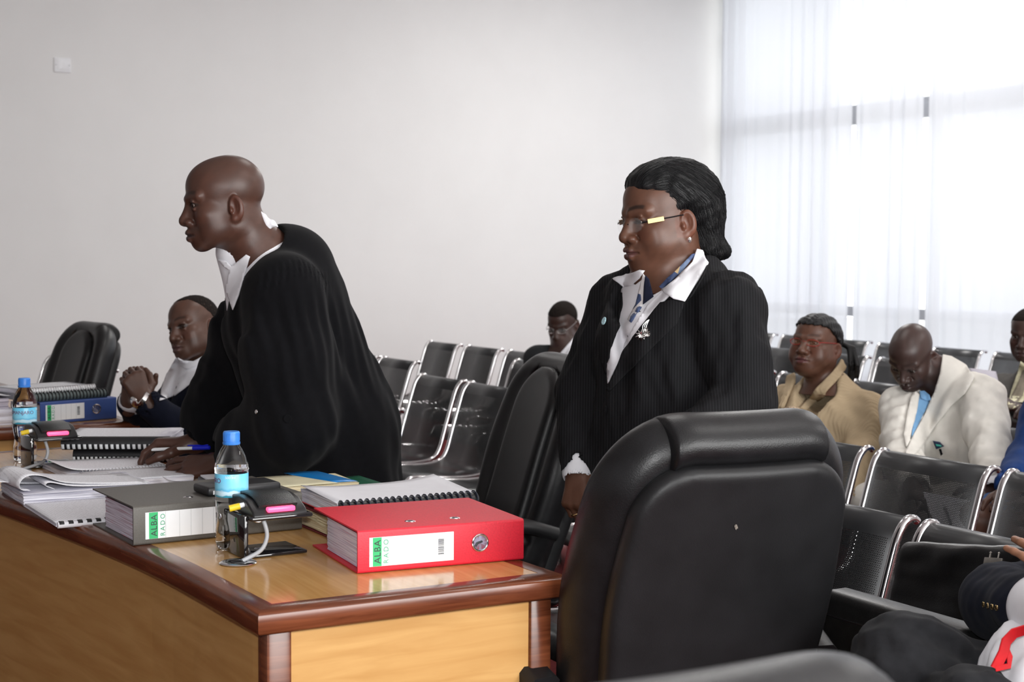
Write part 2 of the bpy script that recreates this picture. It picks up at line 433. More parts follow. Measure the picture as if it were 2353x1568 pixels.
def skin_colors(q, base, o):
    """colour of the skin by place on the head (local coords q); lips, brows, eyelids, shaved scalp"""
    C = np.tile(np.asarray(base, float), (len(q), 1)); g = o.get
    x, y, z = np.abs(q[:, 0]), q[:, 1], q[:, 2]
    def blend(m, c): C[:] = C * (1 - m[:, None]) + np.asarray(c) * m[:, None]
    lip = np.clip(1 - ((x / .0265) ** 2 + ((z + .0785) / .0125) ** 2), 0, .35) / .35 * smoothstep(.080, .088, y)
    blend(lip, g('lip', np.asarray(base) * (.75, .62, .70)))
    zz = .0205 + .006 * np.sin(np.clip((x - .010) / .040, 0, 1) * math.pi * .75)
    br = (smoothstep(.0060, .0025, np.abs(z - zz)) * smoothstep(.009, .013, x) * smoothstep(.053, .046, x) * smoothstep(.058, .066, y)) * g('brow', .8)
    blend(br, (.008, .006, .005))
    zc = -.003 - (.005 if g('down') else .0015); ee = np.hypot((x - .0315) / .0150, (z - zc) / (g('eye', .0052) + .0012))
    blend(smoothstep(1.28, 1.05, ee) * smoothstep(.066, .074, y) * .8, (.010, .006, .005))
    rng = vnoise(q, .035, 3) * .10 + vnoise(q, .012, 5) * .05
    C *= (1 + rng)[:, None]
    red = smoothstep(.03, .0, np.hypot(x - .04, (z + .035) * 1.0)) * smoothstep(.04, .06, y) * .25
    C *= np.stack([1 + red, 1 + red * .25, 1 + red * .1], 1)
    ear = smoothstep(.070, .076, x) * (np.abs(y + .01) < .03) * (z > -.05) * (z < .02); C *= np.stack([1 + .25 * ear, 1 + .05 * ear, 1 + 0 * ear], 1)
    if g('stubble'):
        m = smoothstep(-.045, -.062, z) * smoothstep(.0, .03, y) * (1 - lip) * g('stubble'); blend(m, np.asarray(base) * .55)
    if g('scalp'):
        hl = g('hairline', .062)
        edge = z - (hl - .9 * np.clip(.045 - y, 0, .08) )
        m = smoothstep(-.012, .012, edge) * g('scalp'); blend(m, np.asarray(g('scalpcol', np.asarray(base) * .7)))
    return C
class Head:
    def __init__(s, c, phi, pitch=0, roll=0, sc=1.0, **o):
        s.c = np.asarray(c, float); s.A = frame(phi, pitch, roll); s.sc = np.asarray(sc if hasattr(sc, '__len__') else (sc,) * 3, float); s.o = o
        s.h = head_local(o)
    def loc(s, p): return ((np.asarray(p, float) - s.c) @ s.A.T) / s.sc
    def w(s, q): return s.c + (np.asarray(q, float) * s.sc) @ s.A
    def field(s, off=0.0, extra=None):
        def f(p):
            q = s.loc(p); c = q.mean(0); hd = np.sqrt(((q - c) ** 2).sum(1)).max()
            d = s.h(q, cull=(c, hd)) * s.sc.mean()
            return d - off
        return f
    def add(s, sdf, k=.02):
        sdf.fn(s.field(), s.c - s.A[1] * 0 , .155 * s.sc.max(), '+', k); return sdf
    def eyes(s, parent, look=(0, 0)):
        for x in (-1, 1):
            n = 20; e = np.array([x * .0315, .0785, -.003]); V = []; Fc = []; M = []
            k = 14
            gx, gz = look
            fwd = nrm((gx, 1, gz)); up = nrm(np.cross(np.cross(fwd, (0, 0, 1)), fwd)); rt = np.cross(fwd, up)
            for i in range(k + 1):
                a = math.pi * i / k
                for j in range(n):
                    b = 2 * math.pi * j / n
                    V.append(e + .0125 * (fwd * math.cos(a) + (rt * math.cos(b) + up * math.sin(b)) * math.sin(a)))
            for i in range(k):
                for j in range(n):
                    Fc.append((i * n + j, i * n + (j + 1) % n, (i + 1) * n + (j + 1) % n, (i + 1) * n + j)); M.append(1 if i < 3 else 0)
            mk('eye', s.w(np.array(V)), Fc, None, parent, True, True, mats=[EYEW, IRIS], midx=M)
    def hair_cap(s, parent, mat_, off=.0035, hl=.062, name='hair', h=.003):
        """short cropped hair: the scalp thickened and cut off at the hairline"""
        f = s.field(off)
        def cut(p):
            q = s.loc(p); z, y, x = q[:, 2], q[:, 1], np.abs(q[:, 0])
            line = hl - .95 * np.clip(.048 - y, 0, .075) - .010 * smoothstep(.03, .0, x) * 0
            line = np.where(y < -.035, np.minimum(line, -.02 - .55 * (-.035 - y)), line)
            return (line - z)
        S_ = SDF(); S_.fn(lambda p: np.maximum(f(p), cut(p)), s.c, .16, '+', 0)
        S_.fn(lambda p: f(p) + off + .004, s.c, .16, '-', 0)
        S_.disp = lambda p: vnoise(p, .012, 4) * .0008
        return sdfobj(name, S_, h, mat_, parent, it=1)
# ------------------------------------------------------------------ hands
def hand(s, wrist, d, up, side, curl=(.3, .3, .3, .3), thumb=(.55, .35), spread=.12, sc=1.0, k=.004, mcp=None):
    """adds a hand: d along the palm, up = back of the hand, side = +1 thumb on the right of d seen with the back up"""
    d = nrm(d); up = nrm(np.asarray(up, float) - d * np.dot(up, d)); x = np.cross(d, up) * side; w = np.asarray(wrist, float)
    pt = lambda a, b, c: w + (x * a + d * b + up * c) * sc
    s.chain([pt(0, -.03, 0), pt(0, .015, 0)], [.025 * sc, .026 * sc], k=.02, flat=(up, .72))
    base = [(.031, .088), (.010, .093), (-.012, .089), (-.031, .080)]; ln = [(.044, .026, .020), (.048, .029, .021), (.044, .027, .020), (.034, .021, .018)]; rr = [.0093, .0095, .0090, .0080]
    for i, (bx, by) in enumerate(base):
        s.chain([pt(bx * .55, .012, 0), pt(bx, by, .002)], [.0155 * sc, .0125 * sc], k=.014)
        a = spread * (1.5 - i); c = curl[i]; c = c if hasattr(c, '__len__') else (c, c * 1.15, c * .8)
        p = np.array([bx, by, .002]); ang = 0.0; r = rr[i]
        pts = [pt(*p)]; rs = [r * 1.12 * sc]
        for L, cc in zip(ln[i], c):
            ang += cc; p = p + np.array([math.sin(a) * math.cos(ang) * L, math.cos(a) * math.cos(ang) * L, -math.sin(ang) * L])
            pts.append(pt(*p)); r *= .91; rs.append(r * sc)
        s.chain(pts, rs, k=k)
        if mcp is not None: mcp.append(pts)
    t0, t1 = thumb
    q = [pt(.020, .018, -.008)]; p = np.array([.020, .018, -.008])
    dirs = [np.array([math.sin(.75 + t0 * .5), math.cos(.75 + t0 * .5), -.35]), np.array([math.sin(t0), math.cos(t0), -.25 - t1 * .4]), np.array([math.sin(t0 - t1), math.cos(t0 - t1), -.3 - t1])]
    for L, v in zip((.044, .034, .028), dirs):
        p = p + nrm(v) * L; q.append(pt(*p))
    s.chain(q, [.0175 * sc, .0130 * sc, .0108 * sc, .0088 * sc], k=.008)
    if mcp is not None: mcp.append(q)
    return x
def arm(s, sh, el, wr, r=(.052, .042, .036, .027), k=.02):
    s.cap(sh, el, r[0], r[1], k); m = np.asarray(el) + (np.asarray(wr) - np.asarray(el)) * .3
    s.chain([el, m, wr], [r[1] * .95, r[2] * 1.1, r[3]], k); return s
def person(label, body, heads, regions, base, coarse=.013, root=None, group=None, hands_col=None, name='person'):
    """the body as ONE mesh: fine boxes where the skin shows, coarse under the clothes"""
    Vs = []; Ts = []; n = 0; parts = []
    for lo, hi, hh in regions:
        V, Q = body.mesh(hh, np.asarray(lo), np.asarray(hi)); V = smooth_mesh(V, Q, 1, .4); parts.append((V, np.concatenate([Q[:, [0, 1, 2]], Q[:, [0, 2, 3]]])))
    V, Q = body.mesh(coarse); V = smooth_mesh(V, Q, 1, .4)                       # the rest of the body, under the clothes
    T = np.concatenate([Q[:, [0, 1, 2]], Q[:, [0, 2, 3]]]); ctr = V[T].mean(1); keep = np.ones(len(T), bool)
    for lo, hi, hh in regions: keep &= ~((ctr > np.asarray(lo) + coarse * .6) & (ctr < np.asarray(hi) - coarse * .6)).all(1)
    parts.append((V, T[keep]))
    def border(T):
        e = np.sort(np.concatenate([T[:, [0, 1]], T[:, [1, 2]], T[:, [2, 0]]]), 1); u, c = np.unique(e, axis=0, return_counts=True); return u[c == 1]
    for V, T in parts: Vs.append(V); Ts.append(T + n); n += len(V)
    V = np.concatenate(Vs); bc = np.unique(border(Ts[-1])); st = []
    for T in Ts[:-1]:                                                             # stitch the fine parts to the coarse one
        oth = np.unique(np.concatenate([bc] + [border(t_).ravel() for t_ in Ts[:-1] if t_ is not T]).astype(int)) if len(Ts) > 1 else bc
        for a, b in border(T):
            m = (V[a] + V[b]) / 2; d2 = ((V[oth] - m) ** 2).sum(1); k = d2.argmin()
            if d2[k] < .035 ** 2: st.append((a, b, oth[k]))
    T = np.concatenate(Ts + ([np.array(st)] if st else []))
    # keep the one connected body
    par = np.arange(len(V))
    while True:
        m = par[T].min(1); new = par.copy(); np.minimum.at(new, T.ravel(), np.repeat(m, 3)); new = new[new]
        if (new == par).all(): break
        par = new
    lab, cnt = np.unique(par[T[:, 0]], return_counts=True); T = T[par[T[:, 0]] == lab[cnt.argmax()]]
    used = np.unique(T); rm = np.full(len(V), -1); rm[used] = np.arange(len(used)); V = V[used]; Q = rm[T]
    C = np.tile(np.asarray(base, float), (len(V), 1)) * (1 + vnoise(V, .05, 2) * .06)[:, None]
    if heads is not None:
        q = heads.loc(V); m = (np.abs(q) < (.11, .14, .135)).all(1)
        C[m] = skin_colors(q[m], base, heads.o)
    if hands_col is not None: C = hands_col(V, C)
    loc = np.asarray(root, float)
    o = mk(name, V, Q, SKIN, None, loc=loc); vcol(o, 'Col', np.clip(C, 0, 1))
    return tag(o, label, 'person', group)
# ------------------------------------------------------------------ room shell
M_WALL = noisy(mat('wall_paint', (0.79, 0.79, 0.79), 0.75, spec=0.25), 2.2, 0.015, 0.08, 180)
M_CEIL = noisy(mat('ceiling_paint', (0.85, 0.85, 0.84), 0.9), 3, 0.01)
M_CARPET = noisy(mat('red_carpet', (0.10, 0.014, 0.015), 0.95, spec=0.1), 60, 0.3, 0.6, 500)
M_ALU = noisy(mat('window_aluminium', (0.45, 0.46, 0.48), 0.45, 0.3), 12, 0.05)
M_GLASS = mat('window_glass', (0.95, 0.98, 1.0), 0.02, **{'Transmission Weight': 1.0, 'IOR': 1.02, 'Alpha': 0.12})
M_PLATE = noisy(mat('white_plastic', (0.82, 0.83, 0.86), 0.35), 30, 0.02)
x0, x1, y0, y1, z1 = (ROOM[k] for k in ('x0', 'x1', 'y0', 'y1', 'z1'))
y1 = 9.12; ROOM['y1'] = y1
def struct(name, mb, m, deg=40): return tag(mb.build(name, m, deg=deg), kind='structure')
struct('floor', MB().box((x0 - .2, y0 - .2, -.1), (x1 + .2, y1 + .2, 0)), M_CARPET)
struct('ceiling', MB().box((x0 - .2, y0 - .2, z1), (x1 + .2, y1 + .2, z1 + .12)), M_CEIL)
struct('wall_left', MB().box((x0 - .2, y0 - .2, 0), (x0, y1 + .2, z1)), M_WALL)
struct('wall_front', MB().box((x0 - .2, y0 - .2, 0), (x1 + .2, y0, z1)), M_WALL)
# the wall behind the photographer has a long window opening, which the daylight comes through
struct('wall_right', MB().box((x1, y0, 0), (x1 + .2, y1, .8)).box((x1, y0, 3.4), (x1 + .2, y1, z1)).box((x1, y0, .8), (x1 + .2, .7, 3.4)).box((x1, 5.3, .8), (x1 + .2, y1, 3.4)), M_WALL)
WX1 = -4.2
struct('wall_back', MB().box((WX1, y1, 0), (x1 + .2, y1 + .2, z1)).box((x0, y1, 0), (WX1, y1 + .2, .35)).box((x0, y1, z1 - .12), (WX1, y1 + .2, z1)), M_WALL)
struct('baseboard_left', MB().box((x0, y0, 0), (x0 + .015, y1, .09), .004), noisy(mat('dark_skirting', (.09, .03, .015), .4), 20, .2))
w = MB()
w.box((x0 + .005, y1 + .03, .35), (x0 + .075, y1 + .10, z1 - .12), .006)
for z, hz in ((.35, .07), (.93, .09), (2.62, .17), (z1 - .19, .07)): w.box((x0 + .07, y1 + .03, z), (WX1, y1 + .10, z + hz), .006)
for x in np.arange(x0 + 1.35, WX1, 1.35): w.box((x - .03, y1 + .03, .4), (x + .03, y1 + .10, z1 - .14), .006)
wf = struct('window_1', w, M_ALU)
g = MB().box((x0 + .06, y1 + .060, .4), (WX1, y1 + .066, z1 - .14)).build('pane', M_GLASS, wf, smooth=False)
g.visible_shadow = True
p = aty(1639, 107, y1 + .03)
MB().box((x0 + .075, y1 - .02, p[2] - .035), (x0 + .135, y1 + .03, p[2] + .035), .006).build('window_catch', M_ALU, wf)
# outside: a paved yard and a low parapet seen only through the gaps of the curtains
struct('ground_outside', MB().box((x0 - 25, y1 + .5, -.6), (x1 + 10, y1 + 40, -.5)), noisy(mat('pale_paving', (.55, .55, .52), .9), 2, .1))
# ------------------------------------------------------------------ curtains
def sheer():
    m = bpy.data.materials.new('sheer_voile'); m.use_nodes = True; N, L = m.node_tree.nodes, m.node_tree.links
    N.remove(N['Principled BSDF']); out = N['Material Output']
    d = N.new('ShaderNodeBsdfDiffuse'); d.inputs[0].default_value = (.9, .9, .92, 1)
    t = N.new('ShaderNodeBsdfTranslucent'); t.inputs[0].default_value = (.86, .87, .9, 1)
    tr = N.new('ShaderNodeBsdfTransparent'); tr.inputs[0].default_value = (.95, .96, 1, 1)
    a = N.new('ShaderNodeMixShader'); a.inputs[0].default_value = .68; b = N.new('ShaderNodeMixShader')
    tc = N.new('ShaderNodeTexCoord'); wv = N.new('ShaderNodeTexWave'); wv.inputs['Scale'].default_value = 700; wv.inputs['Distortion'].default_value = 1
    mr = N.new('ShaderNodeMapRange'); mr.inputs[3].default_value = .12; mr.inputs[4].default_value = .24
    L.new(tc.outputs['Object'], wv.inputs[0]); L.new(wv.outputs['Fac'], mr.inputs[0]); L.new(mr.outputs[0], b.inputs[0])
    L.new(d.outputs[0], a.inputs[1]); L.new(t.outputs[0], a.inputs[2]); L.new(a.outputs[0], b.inputs[1]); L.new(tr.outputs[0], b.inputs[2]); L.new(b.outputs[0], out.inputs[0])
    return m
M_SHEER = sheer()
CY = 8.92
def curtain(xa, xb, label, seed, top=4.22, bot=.04):
    rs = np.random.RandomState(seed); nx = int((xb - xa) / .012); nz = 40; V = []; F = []
    ph = np.cumsum(rs.uniform(.6, 1.7, nx)) * .42; am = .018 + .016 * np.sin(np.linspace(0, 9, nx) + seed)
    lean = rs.uniform(-.01, .01)
    for j in range(nz + 1):
        z = bot + (top - bot) * j / nz; k = .6 + .5 * (1 - j / nz)
        for i in range(nx):
            t = i / (nx - 1)
            V.append((xa + (xb - xa) * t + lean * (1 - j / nz) + .012 * math.sin(ph[i] * .5 + j * .05) * k, CY + am[i] * k * math.sin(ph[i] + .12 * math.sin(j * .2)), z))
    for j in range(nz):
        for i in range(nx - 1): F.append((j * nx + i, j * nx + i + 1, (j + 1) * nx + i + 1, (j + 1) * nx + i))
    o = mk('sheer_curtain', V, F, M_SHEER); s = o.modifiers.new('cloth', 'SOLIDIFY'); s.thickness = .0006
    return tag(o, label, 'curtain', 'sheer curtains along the window wall')
cx = lambda px, py: aty(px, py, CY)[0]
e1, e2 = cx(1961, 300), cx(2128, 220)
curtain(x0 + .14, e1 - .012, 'white sheer curtain at the window corner beside the grey wall', 1)
curtain(e1 + .016, e2 - .012, 'white sheer curtain, the middle one, between two narrow slits', 2)
curtain(e2 + .016, WX1 - .05, 'white sheer curtain, the one nearest the right edge of the photo', 3)
rl = MB().tube([(x0 + .03, CY, 4.245), (WX1, CY, 4.245)], .014, 10).build('curtain_rail', M_ALU); tag(rl, 'aluminium rail high under the ceiling that the sheer curtains hang from', 'curtain rail')
# ------------------------------------------------------------------ blank wall plate
p = CAMO + ray(143, 150) * ((x0 - CAMO[0]) / ray(143, 150)[0])
t = thing('wall_plate', 'white blank electrical plate high on the grey wall', 'wall plate', p)
MB().box((0, -.062, -.055), (.010, .062, .055), .003).build('cover', M_PLATE, t)
MB().box((.010, -.04, -.035), (.0125, .04, .035), .001).build('raised_centre', M_PLATE, t)
for y in (-.05, .05): MB().lathe([(0, .0105), (.005, .0105), (.005, .0125), (0, .0125)], 12, (0, y, 0), axis='x').build('screw', M_ALU, t)
# ------------------------------------------------------------------ wood
def wood(name, c1, c2, stretch, rough=.35, scale=9, bump=.03, spec=.5):
    m = mat(name, c1, rough, spec=spec); N, L, b = nodes(m)
    tc = N.new('ShaderNodeTexCoord'); mp = N.new('ShaderNodeMapping'); mp.inputs['Scale'].default_value = stretch; L.new(tc.outputs['Object'], mp.inputs[0])
    n = N.new('ShaderNodeTexNoise'); n.inputs['Scale'].default_value = scale; n.inputs['Detail'].default_value = 6; n.inputs['Distortion'].default_value = .6; L.new(mp.outputs[0], n.inputs[0])
    r = N.new('ShaderNodeValToRGB'); r.color_ramp.elements[0].position = .34; r.color_ramp.elements[1].position = .66
    r.color_ramp.elements[0].color = (*c1, 1); r.color_ramp.elements[1].color = (*c2, 1); L.new(n.outputs[0], r.inputs[0]); L.new(r.outputs[0], b.inputs['Base Color'])
    bp = N.new('ShaderNodeBump'); bp.inputs['Strength'].default_value = bump; L.new(n.outputs[0], bp.inputs['Height']); L.new(bp.outputs[0], b.inputs['Normal'])
    return m
BE1, BE2 = (.47, .25, .080), (.56, .325, .118)
W_TOP = wood('beech_laminate_top', BE1, BE2, (.5, 7, 7), .16)
W_SIDE = wood('beech_laminate_side', BE1, BE2, (1, .6, 6), .3, 7)
W_FRONT = wood('beech_laminate_front', BE1, BE2, (.6, 1, 6), .3, 7)
W_TRIM = wood('mahogany_trim', (.085, .022, .009), (.17, .05, .02), (2, 2, 30), .22, 3)
HD = .86
def offset_poly(pl, o):
    pl = [np.asarray(p, float) for p in pl]; n = len(pl); out = []
    for i in range(n):
        a, b, c = pl[i - 1], pl[i], pl[(i + 1) % n]
        d1 = nrm(b - a); d2 = nrm(c - b); n1 = np.array([-d1[1], d1[0]]); n2 = np.array([-d2[1], d2[0]])
        m = nrm(n1 + n2); out.append(b + m * (o / max(m @ n1, .3)))
    return out
def rim(pl, prof):
    """pl counter-clockwise plan outline; prof list of (inset, z)"""
    mb = MB(); n = len(pl); V = []; F = []; k = len(prof)
    for o, z in prof: V += [(*p, z) for p in offset_poly(pl, o)]
    for i in range(k):
        for j in range(n): F.append((i * n + j, i * n + (j + 1) % n, ((i + 1) % k) * n + (j + 1) % n, ((i + 1) % k) * n + j))
    mb.add(V, F); return mb
def desk(front, back, label, loc):
    """front/back plan curves from the near end to the far end"""
    t = thing('desk', label, 'desk', loc)
    ctr = np.array(loc[:2]); pl = [np.asarray(p) - ctr for p in front] + [np.asarray(p) - ctr for p in back[::-1]]
    a = sum(pl[i - 1][0] * pl[i][1] - pl[i][0] * pl[i - 1][1] for i in range(len(pl)))
    if a < 0: pl = pl[::-1]
    tp = offset_poly(pl, .040)
    MB().prism([tuple(p) for p in tp], HD - .03, HD - .0005).build('table_top', W_TOP, t, smooth=False)
    rim(pl, [(.0405, HD), (.009, HD), (.003, HD - .003), (0, HD - .010), (0, HD - .036), (.003, HD - .041), (.008, HD - .043), (.0405, HD - .043)]).build('edge_trim', W_TRIM, t, deg=60)
    f = [np.asarray(p) - ctr for p in front]; bk = [np.asarray(p) - ctr for p in back]
    inn = lambda p, q, s: p + (q - p) * s
    # panels: front (curved), near end, far end
    ins = .03
    fo = [p + np.array([0, ins]) for p in f]; fo[0] = fo[0] - np.array([ins, 0]); fo[-1] = fo[-1] + np.array([ins, 0])
    def strip(line, th, za, zb):
        mb = MB(); l2 = [p + np.array(th) for p in line]; poly = [tuple(p) for p in line] + [tuple(p) for p in l2[::-1]]
        return mb.prism(poly, za, zb)
    strip(fo, (0, .018), .02, HD - .043).build('front_panel', W_FRONT, t, smooth=False)
    for e, (p, q, sg) in enumerate(((f[0], bk[0], -1), (f[-1], bk[-1], 1))):
        p2 = p + np.array([sg * ins, ins]); q2 = q + np.array([sg * ins, -ins])
        strip([p2, q2], (sg * .018, 0), .02, HD - .043).build('side_panel', W_SIDE, t, smooth=False)
        for c, sy in ((p, 1), (q, -1)):
            a0 = c + np.array([sg * (ins - .007), sy * (ins - .007)]); a1 = a0 + np.array([sg * .045, sy * .045])
            MB().box((min(a0[0], a1[0]), min(a0[1], a1[1]), 0), (max(a0[0], a1[0]), max(a0[1], a1[1]), HD - .043), .005).build('corner_post', W_TRIM, t)
    return t
DF = catmull([(-2.268, .835), (-2.87, .806), (-3.61, .695), (-4.47, .53)], 6); DB = catmull([(-2.262, 1.43), (-2.90, 1.405), (-3.66, 1.31), (-4.52, 1.16)], 6)
DESK = desk(DF, DB, 'long beech desk with dark wood edge trim in front of the standing man', (-3.35, 1.05, 0))
DF2 = catmull([(-5.085, .86), (-5.9, .80), (-7.9, .66)], 6); DB2 = catmull([(-5.08, 1.44), (-5.9, 1.40), (-7.9, 1.26)], 6)
DESK2 = desk(DF2, DB2, 'second beech desk with dark trim further back at the left edge of the photo', (-6.1, 1.1, 0))
# ------------------------------------------------------------------ beam seating
M_CHROME = noisy(mat('chrome', (.72, .71, .72), .12, 1.0), 9, .04)
M_BEAM = noisy(mat('black_steel', (.02, .02, .022), .35, .6), 30, .2)
def perforated():
    m = mat('perforated_black_steel', (.024, .025, .027), .36, .25, spec=.5); N, L, b = nodes(m)
    uv = N.new('ShaderNodeUVMap'); uv.uv_map = 'uv'; sep = N.new('ShaderNodeSeparateXYZ'); L.new(uv.outputs[0], sep.inputs[0])
    def mth(op, a, b_=None):
        n = N.new('ShaderNodeMath'); n.operation = op
        for i, v in enumerate((a, b_)):
            if v is None: continue
            if isinstance(v, (int, float)): n.inputs[i].default_value = v
            else: L.new(v, n.inputs[i])
        return n.outputs[0]
    px, py = .0062, .0107
    def lattice(ox, oy):
        fx = mth('SUBTRACT', mth('FRACT', mth('ADD', mth('DIVIDE', sep.outputs[0], px), ox)), .5)
        fy = mth('SUBTRACT', mth('FRACT', mth('ADD', mth('DIVIDE', sep.outputs[1], py), oy)), .5)
        x = mth('MULTIPLY', fx, px); y = mth('MULTIPLY', fy, py)
        return mth('SQRT', mth('ADD', mth('MULTIPLY', x, x), mth('MULTIPLY', y, y)))
    d = mth('MINIMUM', lattice(0, 0), lattice(.5, .5)); hole = mth('LESS_THAN', d, .0017)
    inx = mth('MULTIPLY', mth('GREATER_THAN', sep.outputs[0], .035), mth('LESS_THAN', sep.outputs[0], .455))
    iny = mth('MULTIPLY', mth('GREATER_THAN', sep.outputs[1], .095), mth('LESS_THAN', sep.outputs[1], .80))
    a = mth('SUBTRACT', 1.0, mth('MULTIPLY', hole, mth('MULTIPLY', inx, iny))); L.new(a, b.inputs['Alpha'])
    return m
M_PERF = perforated()
PROF = catmull([(.0, .793), (-.012, .801), (-.035, .797), (-.062, .765), (-.085, .70), (-.125, .57), (-.155, .47), (-.185, .425), (-.235, .405), (-.33, .400), (-.45, .408), (-.55, .418), (-.595, .412), (-.62, .385), (-.625, .36)], 4)
def bench(tips, y, label, name='bench_seat', rz=0.0, z=0.0, red=None):
    """tips: x of the left edges of the seats; y: where the top edge of the backs is"""
    xa = tips[0]; sw = .49
    t = thing(name, label, 'bench seat', (xa, y, z), rz, 'beam seats in the public rows')
    off = [x - xa for x in tips]
    L = np.concatenate([[0], np.cumsum([np.hypot(PROF[i + 1][0] - PROF[i][0], PROF[i + 1][1] - PROF[i][1]) for i in range(len(PROF) - 1)])])
    for o in off:
        V = []; F = []; uv = []; nx = 3; xs = np.linspace(.018, sw - .018, nx)
        for p in PROF:
            for x in xs: V.append((o + x, p[0], p[1]))
        for i in range(len(PROF) - 1):
            for j in range(nx - 1):
                F.append((i * nx + j, i * nx + j + 1, (i + 1) * nx + j + 1, (i + 1) * nx + j))
                uv += [(xs[j], L[i]), (xs[j + 1], L[i]), (xs[j + 1], L[i + 1]), (xs[j], L[i + 1])]
        sh = mk('seat_shell', V, F, M_PERF, t, uv=uv); sd = sh.modifiers.new('sheet', 'SOLIDIFY'); sd.thickness = .002
        for s in (.010, sw - .010):
            pts = [(o + s, p[0] , p[1]) for p in PROF]
            MB().tube(pts, .01, flat=(.0125, .010, (0, 0, 1)) if False else (.011, .0095)).build('side_frame', M_CHROME, t, deg=60)
    W = off[-1] + sw
    MB().box((-.03, -.40, .30), (W + .03, -.32, .36), .008).build('beam', M_BEAM, t)
    for o in off:
        for s in (.06, sw - .06): MB().box((o + s - .02, -.42, .36), (o + s + .02, -.30, .402), .004).build('seat_bracket', M_BEAM, t)
    for x in (.18, W - .18):
        mb = MB().box((x - .025, -.39, .04), (x + .025, -.33, .31), .006).tube([(x, -.60, .03), (x, -.5, .045), (x, -.36, .06), (x, -.2, .045), (x, -.1, .03)], .02, flat=(.028, .014))
        for yy in (-.60, -.1): mb.lathe([(.022, 0), (.022, .03), (.012, .034)], 14, (x, yy, 0))
        mb.build('leg', M_CHROME, t)
    return t
PT = .535
row = lambda x, n, p=PT: [x + i * p for i in range(n)]
B_N = bench(row(-2.58 - 2 * PT - .002, 4), 2.68, 'black perforated beam seat in the front public row with a black bag on it')
bench(row(-5.53 - .49 - 2 * PT, 3), 2.68, 'black perforated beam seat in the front public row just behind the robed man')
B_M = bench(row(-3.69 - PT * 2 + .03, 5, .545), 3.55, 'black perforated beam seat in front of the man in the white suit')
bench(row(-7.135, 4, .548), 3.58, 'black perforated beam seat with chrome frames between robed man and empty office chair')
bench(row(-5.8, 6, .56), 4.45, 'black perforated beam seat that the woman in the beige cardigan sits on')
bench(row(-8.46 - .55, 2, .55), 3.97, 'black perforated beam seat half hidden right behind the gown of the robed man')
bench(row(-7.9, 2, .56), 4.62, 'black perforated beam seat of the man reading by the grey wall')
bench(row(-9.9, 3, .60), 5.03, 'grey perforated beam seat furthest back between the two standing people')
bench(row(-6.95, 5, .57), 5.45, 'black perforated beam seat right behind the woman in the beige cardigan', rz=.0)
bench(row(-8.85, 4, .60), 6.95, 'black perforated beam seat in the last row but one by the curtains', rz=-.06)
bench(row(-10.15, 6, .60), 8.20, 'black perforated beam seat in the rearmost row along the sheer curtains', rz=-.06)
bench(row(-9.42, 2, .80), 2.14, 'grey perforated beam seat behind the office chair at left', rz=.04)
# ------------------------------------------------------------------ leather office chairs
M_LEATHER = noisy(mat('black_leather', (.008, .008, .009), .38, spec=.38), 26, .25, .18, 420)
M_LEATHER2 = noisy(mat('black_leather_matt', (.009, .009, .010), .46, spec=.35), 14, .2, .12, 500)
M_ARM = noisy(mat('black_plastic', (.012, .012, .013), .35), 30, .2)
def rbox2(u, v, hu, hv, r):
    a = np.abs(u) - (hu - r); b = np.abs(v) - (hv - r)
    return np.hypot(np.maximum(a, 0), np.maximum(b, 0)) + np.minimum(np.maximum(a, b), 0) - r
def extr(d2, w, t, r):
    a = d2 + r; b = np.abs(w) - (t - r)
    return np.hypot(np.maximum(a, 0), np.maximum(b, 0)) + np.minimum(np.maximum(a, b), 0) - r
RECL = math.radians(16)
def back_uvw(p):
    """chair space -> back space: u across, v up along the back from its middle, w towards the sitter"""
    y, z = p[:, 1] - .20, p[:, 2] - .775
    v = z * math.cos(RECL) + y * math.sin(RECL); w = -(y * math.cos(RECL) - z * math.sin(RECL))
    u = p[:, 0]; w = w - .30 * u * u + .10 * np.abs(v) * v      # hugs the sitter, curls back at the top
    return u, v, w
